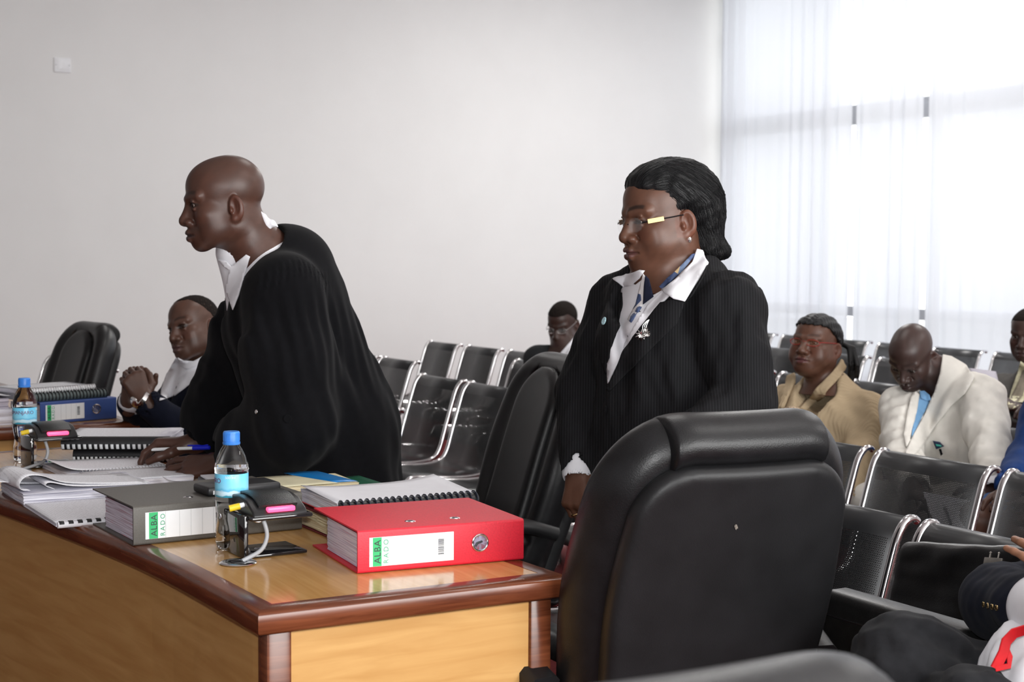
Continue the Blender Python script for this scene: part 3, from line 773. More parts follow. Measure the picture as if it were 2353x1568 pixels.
def office_chair(label, loc, rz, h=.006):
    t = thing('office_chair', label, 'office chair', loc, rz, 'black leather office chairs')
    C = (0, .2, .775)
    def hw(v): return .262 - .030 * smoothstep(.05, .40, v) - .035 * smoothstep(.05, -.36, v)
    sd = SDF()
    def pad(p):
        u, v, w = back_uvw(p); s = hw(v) / .26
        return extr(rbox2(u / s, v, .26, .375, .13), w - .045, .050, .045)
    sd.fn(pad, C, .50, '+', 0)
    def inset(p):                                    # raised middle cushion with its groove
        u, v, w = back_uvw(p); return extr(rbox2(u, v - .01, .150, .335, .14), w - .083, .036, .03)
    sd.fn(inset, C, .5, '+', .012)
    def bolster(p):
        u, v, w = back_uvw(p); d = rbox2(u / (hw(v) / .26), v, .235, .35, .12); return np.hypot(d, w - .062) - .043
    sd.fn(bolster, C, .5, '+', .02)
    for vv in (-.155,): sd.fn(lambda p, vv=vv: (lambda u, v, w: np.hypot(v - vv + .5 * u * u, w - .10) - .010 + 10 * (np.abs(u) < .15))(*back_uvw(p)), C, .5, '-', .012)
    sd.fn(lambda p: (lambda u, v, w: np.maximum(np.abs(rbox2(u, v - .01, .152, .338, .14)) - .0035, .072 - w))(*back_uvw(p)), C, .5, '-', .008)
    sdfobj('backrest', sd, h, M_LEATHER, t, world=False, it=1)
    r = SDF()
    r.fn(lambda p: (lambda u, v, w: extr(rbox2(u / (hw(v) / .26), v + .018, .232, .345, .105), w + .016, .024, .02))(*back_uvw(p)), C, .5, '+', 0)
    sdfobj('back_panel', r, h, M_LEATHER2, t, world=False, it=1)
    k = SDF()                                       # padded roll over the top edge between two seams
    def roll(p):
        u, v, w = back_uvw(p); d = rbox2(u / (hw(v) / .26), v, .236, .352, .115); q = np.hypot(d * 1.0, (w - .040) * .72) - .047
        return np.maximum(np.maximum(q, np.abs(u) - .155), .26 - v)
    k.fn(roll, C, .5, '+', 0)
    sdfobj('headrest_roll', k, h * .8, M_LEATHER, t, world=False, it=2)
    mb = MB().lathe([(.0, -.001), (.007, -.001), (.009, .003), (.004, .006), (0, .006)], 12, axis='y'); mb.V = [(x + .02, y + .2 + .085 , z + .88) for x, y, z in mb.V]
    s = SDF().box((0, -.10, .47), (.26, .27, .055), r=.05, k=0).box((0, -.12, .50), (.19, .22, .04), r=.035, k=.03)
    sdfobj('seat', s, .009, M_LEATHER, t, world=False)
    for x in (-1, 1):
        a = MB().tube(catmull([(x * .30, .10, .66), (x * .315, .0, .69), (x * .318, -.13, .69), (x * .312, -.22, .665)], 5), .03, flat=(.032, .020))
        a.build('armrest', M_LEATHER2, t, deg=60)
        MB().tube(catmull([(x * .312, -.19, .665), (x * .318, -.15, .55), (x * .30, -.06, .44), (x * .18, -.03, .41)], 5), .018, flat=(.016, .022)).build('arm_support', M_ARM, t, deg=60)
    MB().lathe([(.028, .12), (.028, .3), (.038, .3), (.038, .42)], 18).build('gas_column', M_ARM, t)
    st = MB().lathe([(.05, .07), (.06, .09), (.055, .13), (.03, .15)], 18)
    for i in range(5):
        a = 2 * math.pi * i / 5 + .3; st.tube([(.03 * math.cos(a), .03 * math.sin(a), .115), (.18 * math.cos(a), .18 * math.sin(a), .105), (.31 * math.cos(a), .31 * math.sin(a), .075)], .02, flat=(.024, .016))
    st.build('base', M_ARM, t)
    for i in range(5):
        a = 2 * math.pi * i / 5 + .3; c = np.array([.305 * math.cos(a), .305 * math.sin(a), .03])
        m = MB().lathe([(.0, -.022), (.024, -.022), (.03, -.012), (.03, .012), (.024, .022), (0, .022)], 18, c, axis='x'); m.build('caster', M_ARM, t)
    return t
def pos(x, y, d): q = P(x, y, d); return (q[0], q[1], 0)
q = pos(1530, 1000, 2.87)
CH_NEAR = office_chair('black leather office chair seen from behind, nearest the desk corner', q, math.radians(-97))
CHR = CH_NEAR
def chair(label, loc, rz):
    c = copy_tree(CHR); c.location = loc; c.rotation_euler = (0, 0, rz); c['label'] = label; return c
q = pos(1116, 1000, 4.5); c = chair('empty black leather office chair pulled back between the two standing people', q, math.radians(-9)); c.scale = (1, 1, .975)
q = pos(98, 900, 6.8); c = chair('black leather office chair at left before the grey wall', q, math.radians(10)); c.scale = (.97, .97, .96)
chair('black leather office chair under the seated man behind the standing robed man', (-5.12, 1.92, 0), math.radians(20))
q = pos(1150, 1500, 1.19); chair('out of focus chair top at the bottom edge, closest to the camera', (q[0], q[1], -.0), math.radians(-93))
# worn nick in the rear panel of the chair nearest the desk corner
from mathutils.bvhtree import BVHTree
_pn = [c for c in CH_NEAR.children if c.name.startswith('back_panel')][0]
_M = (Matrix.Translation(CH_NEAR.location) @ Matrix.Rotation(CH_NEAR.rotation_euler.z, 4, 'Z')).inverted()
_bv = BVHTree.FromPolygons([v.co[:] for v in _pn.data.vertices], [tuple(p.vertices) for p in _pn.data.polygons])
_o = _M @ Vector(CAMO); V = []; rs = np.random.RandomState(5)
for i in range(11):
    a = 2 * math.pi * i / 11; r = rs.uniform(.5, 1); h = _bv.ray_cast(_o, (_M.to_3x3() @ Vector(ray(1691 + 5 * r * math.cos(a), 1210 + 8 * r * math.sin(a)))).normalized())
    if h[0] is not None: V.append(np.array(h[0]) + np.array(h[1]) * .0008)
if len(V) == 11:
    o = mk('worn_nick', V, [tuple(range(11))], noisy(mat('torn_leather', (.16, .14, .12), .8), 400, .5), CH_NEAR, False, False); o.modifiers.new('s', 'SOLIDIFY').thickness = .001; tag(o, 'pale torn nick in the leather')
# ------------------------------------------------------------------ printed matter
def text_geo(body, size, extr=.0003, align='LEFT', spacing=1.0):
    c = bpy.data.curves.new('txt', 'FONT'); c.body = body; c.size = size; c.extrude = extr; c.align_x = align; c.space_character = spacing
    c.resolution_u = 3
    o = bpy.data.objects.new('txt', c); COL.objects.link(o); dg = bpy.context.evaluated_depsgraph_get(); dg.update()
    me = o.evaluated_get(dg).to_mesh(); V = np.array([v.co[:] for v in me.vertices]); F = [tuple(p.vertices) for p in me.polygons]
    o.evaluated_get(dg).to_mesh_clear(); bpy.data.objects.remove(o); bpy.data.curves.remove(c); return V, F
def paper_mat(name, col=(.78, .78, .82), lines=True, pitch=.006, rough=.7):
    """paper with faint printed lines across local y"""
    m = mat(name, col, rough, spec=.2)
    if not lines: return noisy(m, 30, .02)
    N, L, b = nodes(m); tc = N.new('ShaderNodeTexCoord'); sp = N.new('ShaderNodeSeparateXYZ'); L.new(tc.outputs['Object'], sp.inputs[0])
    d = N.new('ShaderNodeMath'); d.operation = 'DIVIDE'; d.inputs[1].default_value = pitch; L.new(sp.outputs[0], d.inputs[0])
    f = N.new('ShaderNodeMath'); f.operation = 'FRACT'; L.new(d.outputs[0], f.inputs[0])
    lt = N.new('ShaderNodeMath'); lt.operation = 'LESS_THAN'; lt.inputs[1].default_value = .32; L.new(f.outputs[0], lt.inputs[0])
    nz = N.new('ShaderNodeTexNoise'); nz.inputs['Scale'].default_value = 1; mp = N.new('ShaderNodeMapping'); mp.inputs['Scale'].default_value = (160, 90, 1); L.new(tc.outputs['Object'], mp.inputs[0]); L.new(mp.outputs[0], nz.inputs[0])
    gt = N.new('ShaderNodeMath'); gt.operation = 'GREATER_THAN'; gt.inputs[1].default_value = .47; L.new(nz.outputs[0], gt.inputs[0])
    mu = N.new('ShaderNodeMath'); mu.operation = 'MULTIPLY'; L.new(lt.outputs[0], mu.inputs[0]); L.new(gt.outputs[0], mu.inputs[1])
    m2 = N.new('ShaderNodeMath'); m2.operation = 'MULTIPLY'; m2.inputs[1].default_value = .22; L.new(mu.outputs[0], m2.inputs[0])
    mx = N.new('ShaderNodeMix'); mx.data_type = 'RGBA'; mx.inputs[6].default_value = (*col, 1); mx.inputs[7].default_value = (.18, .18, .2, 1); L.new(m2.outputs[0], mx.inputs[0]); L.new(mx.outputs[2], b.inputs['Base Color'])
    return m
def layered(name, c1, c2, pitch=.0016, wav=.004, c3=None):
    """edges of many sheets: thin wavy layers in z"""
    m = mat(name, c1, .8, spec=.15); N, L, b = nodes(m); tc = N.new('ShaderNodeTexCoord'); mp = N.new('ShaderNodeMapping'); mp.inputs['Scale'].default_value = (6, 6, 1 / pitch)
    L.new(tc.outputs['Object'], mp.inputs[0]); n = N.new('ShaderNodeTexNoise'); n.inputs['Scale'].default_value = 1; n.inputs['Detail'].default_value = 4; L.new(mp.outputs[0], n.inputs[0])
    r = N.new('ShaderNodeValToRGB'); r.color_ramp.elements[0].position = .38; r.color_ramp.elements[1].position = .55; r.color_ramp.elements[0].color = (*c2, 1); r.color_ramp.elements[1].color = (*c1, 1)
    if c3:
        e = r.color_ramp.elements.new(.30); e.color = (*c3, 1)
    L.new(n.outputs[0], r.inputs[0]); L.new(r.outputs[0], b.inputs['Base Color'])
    bp = N.new('ShaderNodeBump'); bp.inputs['Strength'].default_value = .4; bp.inputs['Distance'].default_value = .001; L.new(n.outputs[0], bp.inputs['Height']); L.new(bp.outputs[0], b.inputs['Normal']); return m
PAPER = paper_mat('printed_paper'); BLANK = paper_mat('blank_paper', lines=False); EDGES = layered('sheet_edges', (.76, .76, .82), (.45, .44, .52))
EDGES_PINK = layered('sheet_edges_pink', (.74, .70, .80), (.45, .38, .46), .0022, c3=(.75, .18, .22)); EDGES_CREAM = layered('sheet_edges_cream', (.70, .62, .42), (.40, .33, .2))
EDGES_MIX = layered('sheet_edges_mixed', (.74, .73, .84), (.48, .47, .62), .0024, c3=(.70, .30, .36))
BLACKP = noisy(mat('black_card', (.012, .012, .014), .4), 40, .2); CLEAR = mat('clear_cover', (.42, .44, .48), .15, spec=.6)
GREEN = mat('label_green', (.02, .42, .14), .5); INK = mat('ink_black', (.02, .025, .03), .5); INKG = mat('ink_green', (.05, .35, .18), .5)
LBL = noisy(mat('label_white', (.80, .82, .84), .35), 20, .01); STEEL = noisy(mat('polished_steel', (.75, .75, .77), .15, 1.0), 10, .05)
def block(lo, hi, wav=.003, rag=.0015, n=10, seed=0, nl=8):
    """a block of loose sheets, its edges wavy and ragged"""
    rs = np.random.RandomState(seed); lo = np.asarray(lo, float); hi = np.asarray(hi, float); V = []; F = []
    ring = [(t, 0) for t in np.linspace(0, 1, n)[:-1]] + [(1, t) for t in np.linspace(0, 1, n)[:-1]] + [(1 - t, 1) for t in np.linspace(0, 1, n)[:-1]] + [(0, 1 - t) for t in np.linspace(0, 1, n)[:-1]]
    k = len(ring); ph = rs.uniform(0, 6, 3)
    for j in range(nl + 1):
        z = j / nl; ox, oy = rs.uniform(-rag, rag, 2)
        for a, b in ring:
            zz = lo[2] + (hi[2] - lo[2]) * z + wav * z * (1 - z) * 4 * math.sin(a * 7 + b * 9 + ph[0]) * .5 + (wav * .6 * math.sin(a * 5 + ph[1]) * z if wav > .004 else 0)
            V.append((lo[0] + (hi[0] - lo[0]) * a + ox, lo[1] + (hi[1] - lo[1]) * b + oy, zz))
    for j in range(nl):
        for i in range(k): F.append((j * k + i, j * k + (i + 1) % k, (j + 1) * k + (i + 1) % k, (j + 1) * k + i))
    F.append(tuple(range(k))[::-1]); F.append(tuple(nl * k + i for i in range(k)))
    m = MB(); m.add(V, F); return m
def along(p0, p1): return math.atan2(p1[1] - p0[1], p1[0] - p0[0])
def binder(label, col, p0, p1, z, ink=GREEN, depth=.285, H=.079, edges=EDGES, rough=.5, name='lever_arch_file'):
    p0, p1 = np.asarray(p0[:2]), np.asarray(p1[:2]); Ls = np.linalg.norm(p1 - p0); k = Ls / .318
    t = thing(name, label, 'binder', (*p0, z), along(p0, p1))
    cm = noisy(mat('file_cloth', col, rough), 300, .10, .15)
    inn = noisy(mat('file_lining', (.55, .53, .5), .7), 40, .05)
    th = .0028; r = .005
    out = [(depth, 0), (r, 0)] + [(r - r * math.sin(a), r - r * math.cos(a)) for a in np.linspace(.3, math.pi / 2, 4)] + [(r - r * math.cos(a), H - r + r * math.sin(a)) for a in np.linspace(0, math.pi / 2 - .3, 4)] + [(r, H), (depth * .97, H - .001)]
    ins = [(depth * .97, H - th - .001), (r + .003, H - th), (th + .001, H - th - .003), (th + .001, th + .003), (r + .003, th), (depth, th)]
    poly = out + ins
    mb = MB(); n = len(poly); V = [(0, a, b) for a, b in poly] + [(Ls, a, b) for a, b in poly]
    F = [tuple(range(n)), tuple(range(n, 2 * n))[::-1]] + [(i, (i + 1) % n, n + (i + 1) % n, n + i) for i in range(n)]
    mb.add(V, F, 0); c = mb.build('cover', [cm, inn], t, deg=35)
    bm = bmesh.new(); bm.from_mesh(c.data); bmesh.ops.triangulate(bm, faces=[f for f in bm.faces if len(f.verts) > 4]); bm.to_mesh(c.data); bm.free()
    block((.012, .010, th + .001), (Ls - .012, .225, H - th - .006), .006, .0015, 12, 3, 12).build('paper_block', edges, t, deg=50)
    lab = MB().box((.021 * k, -.0010, .011), (.180 * k, 0, .065), .0004).build('spine_label', LBL, t, smooth=False)
    MB().box((.0275 * k, -.0014, .0115), (.0435 * k, -.0009, .0645)).build('green_band', ink, lab, smooth=False)
    for s in (.0615, .083, .104, .125, .146):
        if s == .0615: continue
    ln = MB()
    for s in (.0575, .083, .104, .125, .146): ln.box((s * k - .0003, -.0013, .0115), (s * k + .0003, -.0009, .0645))
    ln.build('ruled_line', mat('rule_grey', (.45, .47, .48), .6), lab, smooth=False)
    for body, s, sz, mm, sp in (('ALBA', .0415, .0178, INK, 1.05), ('RADO', .0560, .0135, INKG, 1.35)):
        V, F = text_geo(body, sz, .0002, 'CENTER', sp)
        V2 = np.stack([s * k - V[:, 1], -.0017 - V[:, 2] * .5, .038 + V[:, 0]], 1); mk('lettering', V2, F, mm, lab, smooth=False)
    bc = MB(); rs = np.random.RandomState(4); z_ = .024
    for i in range(22):
        w = rs.choice([.0004, .0008, .0012]); bc.box((.150 * k, -.0013, z_), (.161 * k, -.0009, z_ + w)); z_ += w + rs.choice([.0005, .0009])
    bc.build('barcode', INK, lab, smooth=False)
    sx = .231 * k; ring = MB(); R = .0155; pts = [(sx + R * math.cos(a), -.001, .040 + R * math.sin(a)) for a in np.linspace(0, 2 * math.pi, 29)[:-1]]
    ring.tube(pts, .0022, 8, closed=True).build('finger_ring', STEEL, t)
    MB().lathe([(0, -.0006), (.0138, -.0006), (.0138, 0), (0, 0)], 24, (sx, 0, .040), axis='y').build('finger_hole', [mat('hole_lining', (.42, .42, .58), .4), INK][0 if ink is GREEN else 1], t)
    if col[0] > .4: MB().tube([(sx - .010, -.0022, .034), (sx - .006, -.0022, .040), (sx + .004, -.0022, .0425)], .0022, 6).build('lever_tip', INK, t)
    for s in (.118, .205):
        MB().lathe([(.0, .0005), (.0085, .0005), (.0105, -.0005), (.0105, -.0008), (0, -.0008)], 16, (s * k, .060, H + .0003)).build('rivet', STEEL, t)
        MB().lathe([(0, .0009), (.005, .0009), (.005, 0)], 12, (s * k, .060, H + .0002)).build('rivet_hole', INK, t)
    return t
HZ = HD + .0002
binder('grey-brown lever arch file lying behind the near water bottle', (.085, .078, .068), atz(307, 1256, HD), atz(694, 1217, HD), HZ, edges=EDGES_PINK)
RED = binder('bright red lever arch file lying at the near end of the desk', (.62, .012, .032), atz(822, 1320, HD), atz(1203, 1287, HD), HZ, edges=EDGES_MIX)
b0, b1 = atz(93, 977, HD)[:2], atz(268, 962, HD)[:2]
binder('blue lever arch file on the far desk', (.035, .075, .26), b0, b1, HZ, H=.076)
def booklet(label, cat, p0, ang, L, D, z, T, m_edge, m_top, comb=None, comb_col=None, base=None, name='comb_bound_booklet', wav=.002, seed=1, tilt=0.0, nteeth=22, group=None, cover=None, curl=0.0, span=(-.6, 2.7), tw=.27):
    """a bound document: local x along the binding edge (towards +y of the room), y away from the camera"""
    t = thing(name, label, cat, (*p0[:2], z), ang, group)
    zz = 0.0
    if base is not None: MB().box((-.002, -.002, 0), (L + .002, D, .0018), .0005).build('back_cover', base, t, smooth=False); zz = .0018
    block((0, 0, zz), (L, D, T - .0006), wav, .0012, 10, seed, 8).build('pages', m_edge, t, deg=50)
    V = []; F = []; nx, ny = 12, 8
    for j in range(ny + 1):
        for i in range(nx + 1):
            a, b = i / nx, j / ny
            V.append((L * a, D * b, T + .0004 + curl * max(0, a - .6) ** 2 * 6 * b + curl * max(0, .35 - a) ** 2 * 5 * b))
    for j in range(ny):
        for i in range(nx): F.append((j * (nx + 1) + i, j * (nx + 1) + i + 1, (j + 1) * (nx + 1) + i + 1, (j + 1) * (nx + 1) + i))
    o = mk('top_sheet', V, F, m_top, t); sd = o.modifiers.new('s', 'SOLIDIFY'); sd.thickness = .0006; sd.offset = 1
    if cover is not None: MB().box((-.002, .0, T + .001 + curl * .2), (L + .002, D, T + .0016 + curl * .2)).build('front_cover', cover, t, smooth=False)
    if comb is not None:
        r = T / 2 + .004
        MB().tube([(.002, -.004, T / 2), (L - .002, -.004, T / 2)], r * .92, 14).build('comb_spine', comb_col, t)
        for i in range(nteeth):
            x = L * (i + .5) / nteeth; w = L / nteeth * tw
            pts = [(x, -.004 - r * math.cos(a), T / 2 + r * math.sin(a)) for a in np.linspace(*span, 9)]
            MB().tube(pts, .001, flat=(.001, w) if False else (w, .0012)).build('comb_tooth', comb, t, deg=60)
    return t
# sheaf of papers at the left with its top pages curling over
sl = np.array([-3.472, .715, HZ]); AN = math.pi / 2
t = thing('paper_stack', 'thick sheaf of loose white papers with the top pages curled over, near the desk front', 'papers', (-3.47, .715, HZ), math.radians(91))
block((0, 0, 0), (.305, .235, .030), .003, .003, 14, 5, 14).build('lower_sheets', EDGES, t, deg=50)
def curled(t, prof, d0, d1, m, name='curled_sheet', skew=0.0):
    V = []; F = []; k = len(prof); n = 6
    for j in range(n + 1):
        for x, z in prof: V.append((x + skew * j / n, d0 + (d1 - d0) * j / n, z))
    for j in range(n):
        for i in range(k - 1): F.append((j * k + i, j * k + i + 1, (j + 1) * k + i + 1, (j + 1) * k + i))
    o = mk(name, V, F, m, t); sd = o.modifiers.new('s', 'SOLIDIFY'); sd.thickness = .0006; return o
curled(t, catmull([(.30, .032), (.20, .036), (.10, .046), (.045, .066), (.012, .067), (-.004, .052), (.0, .037), (.02, .034)], 5), .02, .20, PAPER, skew=-.015)
curled(t, catmull([(.29, .0325), (.19, .0345), (.11, .040), (.06, .052), (.05, .045), (.07, .036)], 4), .0, .17, PAPER, 'turned_sheet')
curled(t, catmull([(.26, .0315), (.15, .033), (.03, .038), (-.03, .046), (-.05, .04), (-.03, .032)], 4), .10, .24, PAPER, 'turned_sheet')
booklet('thin white booklet with black plastic comb at the desk edge beside the grey-brown file', 'booklet', (-3.185, .722), math.radians(91), .215, .30, HZ, .007, EDGES, PAPER, comb=BLACKP, comb_col=BLANK, wav=.001, nteeth=11, span=(.3, 2.9), tw=.26)
# open wire-bound notebook under the hands
t = thing('open_notebook', 'open wire-bound notebook of white pages under the robed man\'s hands', 'notebook', (-3.66, .945, HZ), math.radians(93))
block((0, 0, 0), (.235, .195, .014), .002, .0015, 12, 8, 8).build('right_pages', EDGES, t, deg=50)
block((-.03, .205, 0), (.245, .43, .012), .002, .002, 12, 9, 8).build('left_pages', EDGES, t, deg=50)
curled(t, catmull([(-.045, .035), (-.01, .022), (.05, .0165), (.15, .0145), (.245, .0135)], 5), .205, .43, PAPER, 'left_page')
curled(t, catmull([(.0, .0152), (.1, .0158), (.235, .0148)], 5), .0, .195, PAPER, 'right_page')
w = MB()
for i in range(26):
    x = .008 + i * .0088; pts = [(x, .2 + .009 * math.cos(a), .012 + .007 * math.sin(a)) for a in np.linspace(-.3, math.pi + .3, 8)]; w.tube(pts, .0008, 5)
w.build('wire_binding', STEEL, t)
t = thing('loose_sheets', 'few loose white sheets between the open notebook and the near water bottle', 'papers', (-3.47, 1.075, HZ), math.radians(84))
block((0, 0, 0), (.19, .16, .004), .001, .003, 10, 12, 4).build('sheets', BLANK, t, deg=50)
curled(t, catmull([(-.004, .022), (.02, .010), (.08, .006), (.19, .0055)], 5), .0, .17, BLANK, 'lifted_sheet')
t = thing('loose_sheets', 'white sheets on a dark folder right under the robed man\'s sleeve', 'papers', (-3.40, 1.15, HZ), math.radians(86))
MB().box((0, 0, 0), (.215, .19, .024), .003).build('folder', BLACKP, t)
block((.004, .004, .0242), (.20, .18, .029), .001, .002, 10, 13, 4).build('sheets', BLANK, t, deg=50)
# two comb-bound volumes stacked beyond the notebook
z = HZ
booklet('lower black comb-bound volume of the pair beyond the notebook', 'booklet', (-4.185, 1.0), math.radians(62), .27, .21, z, .034, EDGES, PAPER, comb=LBL, comb_col=BLACKP, base=noisy(mat('dark_red_card', (.25, .02, .015), .5), 20, .1), seed=21, wav=.006, span=(-.75, -.1), name='comb_bound_volume')
booklet('upper black comb-bound volume topped by a white page, beyond the notebook', 'booklet', (-4.175, .965), math.radians(63), .30, .21, z + .0375, .033, EDGES, PAPER, comb=LBL, comb_col=BLACKP, base=noisy(mat('red_card', (.45, .03, .02), .5), 20, .1), seed=22, wav=.005, span=(-.75, -.05), name='comb_bound_volume', nteeth=20)
# pile behind the red file
zb = HZ
DRED = noisy(mat('maroon_cloth', (.13, .008, .012), .6), 120, .2)
t = thing('casebound_book', 'thick maroon book with cream page edges behind the red file', 'book', (-2.755, 1.185, zb), AN)
MB().box((-.004, -.004, 0), (.30, .21, .003), .001).box((-.004, -.004, .042), (.30, .21, .045), .001).box((.294, -.004, .003), (.30, .21, .042)).build('cover', DRED, t, smooth=False)
block((0, 0, .003), (.293, .205, .042), .006, .002, 14, 31, 14).build('pages', EDGES_CREAM, t, deg=50)
booklet('black comb-bound report with clear cover lying on the maroon book', 'booklet', (-2.752, 1.182), math.radians(88), .315, .215, zb + .050, .027, EDGES, BLANK, comb=mat('comb_blue_black', (.02, .025, .04), .25), comb_col=BLACKP, base=noisy(mat('scarlet_card', (.55, .01, .012), .45), 20, .1), seed=33, wav=.006, cover=None, curl=.012)
booklet('green comb-bound volume at the back edge of the desk', 'booklet', (-3.10, 1.235), math.radians(90), .245, .21, HZ, .040, layered('green_edges', (.02, .10, .06), (.01, .05, .03)), noisy(mat('green_card', (.008, .10, .05), .35), 20, .1), comb=BLACKP, comb_col=noisy(mat('dark_green_card', (.006, .07, .035), .4), 20, .1), seed=35, wav=.002, name='comb_bound_volume', nteeth=24)
t = thing('paperback_book', 'worn cream paperback with a blue cover lying open on the green volume', 'book', (-3.085, 1.13, HZ + .0455), math.radians(87))
block((0, 0, .002), (.245, .16, .018), .004, .002, 12, 41, 8).build('pages', EDGES_CREAM, t, deg=50)
MB().box((.0, -.002, .0), (.25, .165, .002)).build('back_cover', mat('blue_card', (.01, .17, .48), .4), t, smooth=False)
curled(t, catmull([(.0, .019), (.1, .020), (.17, .0205), (.20, .0195)], 4), .0, .16, noisy(mat('cream_page', (.62, .58, .40), .7), 30, .08), 'top_page', skew=-.06)
curled(t, [(.165, .0188), (.21, .0195), (.248, .0185)], .02, .21, mat('blue_cover', (.01, .19, .52), .35), 'front_cover', skew=-.03)
# black pocket case on the grey-brown file
pc = atz(560, 1127, HD + .085)
t = thing('pocket_case', 'flat black case with a white label lying on top of the grey-brown file', 'case', (pc[0] + .02, pc[1] - .085, HZ + .0795), math.radians(93))
MB().box((0, 0, 0), (.165, .085, .019), .006, seg=3).build('body', BLACKP, t)
MB().box((.012, -.0006, .004), (.05, .001, .012)).build('sticker', LBL, t, smooth=False)
# far desk: documents on the blue file, a pile of papers at the left edge
fr = np.array([math.cos(along(b0, b1)), math.sin(along(b0, b1))]); bk_ = np.array([-fr[1], fr[0]]); q = b0 + bk_ * .03 - fr * .02
booklet('black comb-bound volume lying on the blue file', 'booklet', q, along(b0, b1), .29, .21, HZ + .0775, .024, EDGES, BLACKP, comb=BLACKP, comb_col=mat('teal_grey_card', (.10, .13, .13), .5), seed=51, name='comb_bound_volume')
q = q + bk_ * .01 - fr * .03
booklet('white wire-bound document on top of the pile on the blue file', 'booklet', q, along(b0, b1) , .28, .20, HZ + .1055, .013, EDGES, CLEAR, comb=STEEL, comb_col=LBL, seed=52, nteeth=30)
q = atz(30, 977, HD)[:2]
t = thing('paper_stack', 'tall pile of papers on the far desk at the left edge of the photo', 'papers', (*(q - np.array([.0, .30])), HZ), math.radians(91))
block((0, 0, 0), (.30, .22, .055), .004, .003, 12, 55, 12).build('sheets', EDGES, t, deg=50)
block((.0, .01, .0555), (.29, .22, .088), .004, .003, 12, 56, 12).build('upper_sheets', layered('edges_lilac', (.62, .58, .66), (.3, .28, .34)), t, deg=50)
curled(t, catmull([(.30, .096), (.2, .105), (.05, .093)], 5), .02, .21, PAPER, 'top_sheet')
# ------------------------------------------------------------------ water bottles
def glass(name, col, ior, rough=.0):
    return mat(name, col, rough, **{'Transmission Weight': 1.0, 'IOR': ior})
M_PET = glass('clear_plastic_and_water', (.97, .985, .99), 1.30, .01); M_CAP = noisy(mat('blue_cap', (.05, .24, .72), .35), 60, .1)
def label_mat():
    m = mat('bottle_label', (.2, .6, .85), .3); N, L, b = nodes(m); tc = N.new('ShaderNodeTexCoord'); sp = N.new('ShaderNodeSeparateXYZ'); L.new(tc.outputs['Object'], sp.inputs[0])
    nz = N.new('ShaderNodeTexNoise'); nz.inputs['Scale'].default_value = 45; L.new(tc.outputs['Object'], nz.inputs[0])
    a = N.new('ShaderNodeMath'); a.operation = 'MULTIPLY_ADD'; a.inputs[1].default_value = .016; L.new(nz.outputs[0], a.inputs[0]); L.new(sp.outputs[2], a.inputs[2])
    mr = N.new('ShaderNodeMapRange'); mr.inputs[1].default_value = .117; mr.inputs[2].default_value = .169; L.new(a.outputs[0], mr.inputs[0])
    r = N.new('ShaderNodeValToRGB'); cr = r.color_ramp; cr.elements[0].color = (.04, .36, .62, 1); cr.elements[0].position = 0
    cr.elements[1].color = (.16, .62, .90, 1); cr.elements[1].position = 1
    for p, c in ((.10, (.03, .30, .40)), (.16, (.55, .78, .92)), (.30, (.62, .84, .95)), (.36, (.12, .50, .78)), (.46, (.25, .68, .92))):
        e = cr.elements.new(p); e.color = (*c, 1)
    L.new(mr.outputs[0], r.inputs[0]); L.new(r.outputs[0], b.inputs['Base Color']); return m
M_BLABEL = label_mat()
def bottle(label, loc, rz, kz=1.0):
    t = thing('water_bottle', label, 'water bottle', loc, rz, 'half-litre water bottles')
    pr = [(.0, .004), (.018, .002), (.026, .0), (.0305, .005), (.0325, .014), (.0315, .020), (.0325, .026), (.0312, .032), (.0322, .038), (.0305, .050), (.0285, .064), (.0290, .078), (.0315, .092), (.0328, .104), (.0333, .108),
          (.0322, .112), (.0322, .163), (.0335, .166), (.0330, .169), (.0338, .172), (.0335, .176), (.0318, .184), (.0275, .200), (.0215, .214), (.0165, .223), (.0145, .229), (.0145, .240)]
    pr = [(r, z * .985) for r, z in pr]
    MB().lathe(pr, 48).build('body', M_PET, t, deg=70)
    MB().lathe([(.0327, .1125), (.0330, .1135), (.0330, .1605), (.0327, .1615)], 48, caps=False).build('label', M_BLABEL, t)
    lab = [c for c in t.children if c.name.startswith('label')][0]
    def wrap(V, a0, z): r = .0333; a = a0 + V[:, 0] / r; rr = r + V[:, 2]; return np.stack([rr * np.cos(a), rr * np.sin(a), z + V[:, 1]], 1)
    V, F = text_geo('KILIMANJARO', .0145, .0001, 'RIGHT', .95); mk('brand_lettering', wrap(V, math.radians(-128), .1425), F, mat('maroon_ink', (.16, .02, .12), .4), lab, smooth=False)
    V, F = text_geo('500 ml', .0075, .0001); mk('volume_lettering', wrap(V, math.radians(-113), .1525), F, LBL, lab, smooth=False)
    cp = MB().lathe([(.0165, .2215), (.0172, .2225), (.0172, .227), (.0155, .2275), (.0155, .2285), (.0160, .229), (.0160, .2475), (.0150, .2495), (0, .2500)], 40)
    for i in range(40):
        a = 2 * math.pi * i / 40; cp.box((-.0004, -.0006, .2295), (.0004, .0006, .2465), M=(np.array([[math.cos(a), -math.sin(a), 0], [math.sin(a), math.cos(a), 0], [0, 0, 1]]), np.array([.0161 * math.cos(a), .0161 * math.sin(a), 0])))
    cp.build('cap', M_CAP, t); t.scale = (1, 1, kz); return t
# the label seam is turned so that the end of the brand name and the volume face the camera
camdir = lambda p: math.atan2(-p[1], -p[0])
pb = atz(533, 1259, HD)
bottle('water bottle with blue cap in front of the grey-brown file', (pb[0], pb[1], HZ), camdir(pb) + math.radians(90), .93)
pb = atz(58, 1058, HD)
bottle('water bottle with blue cap at the far left of the desk', (pb[0], pb[1], HZ), camdir(pb) + math.radians(90) + 1.45, .93)
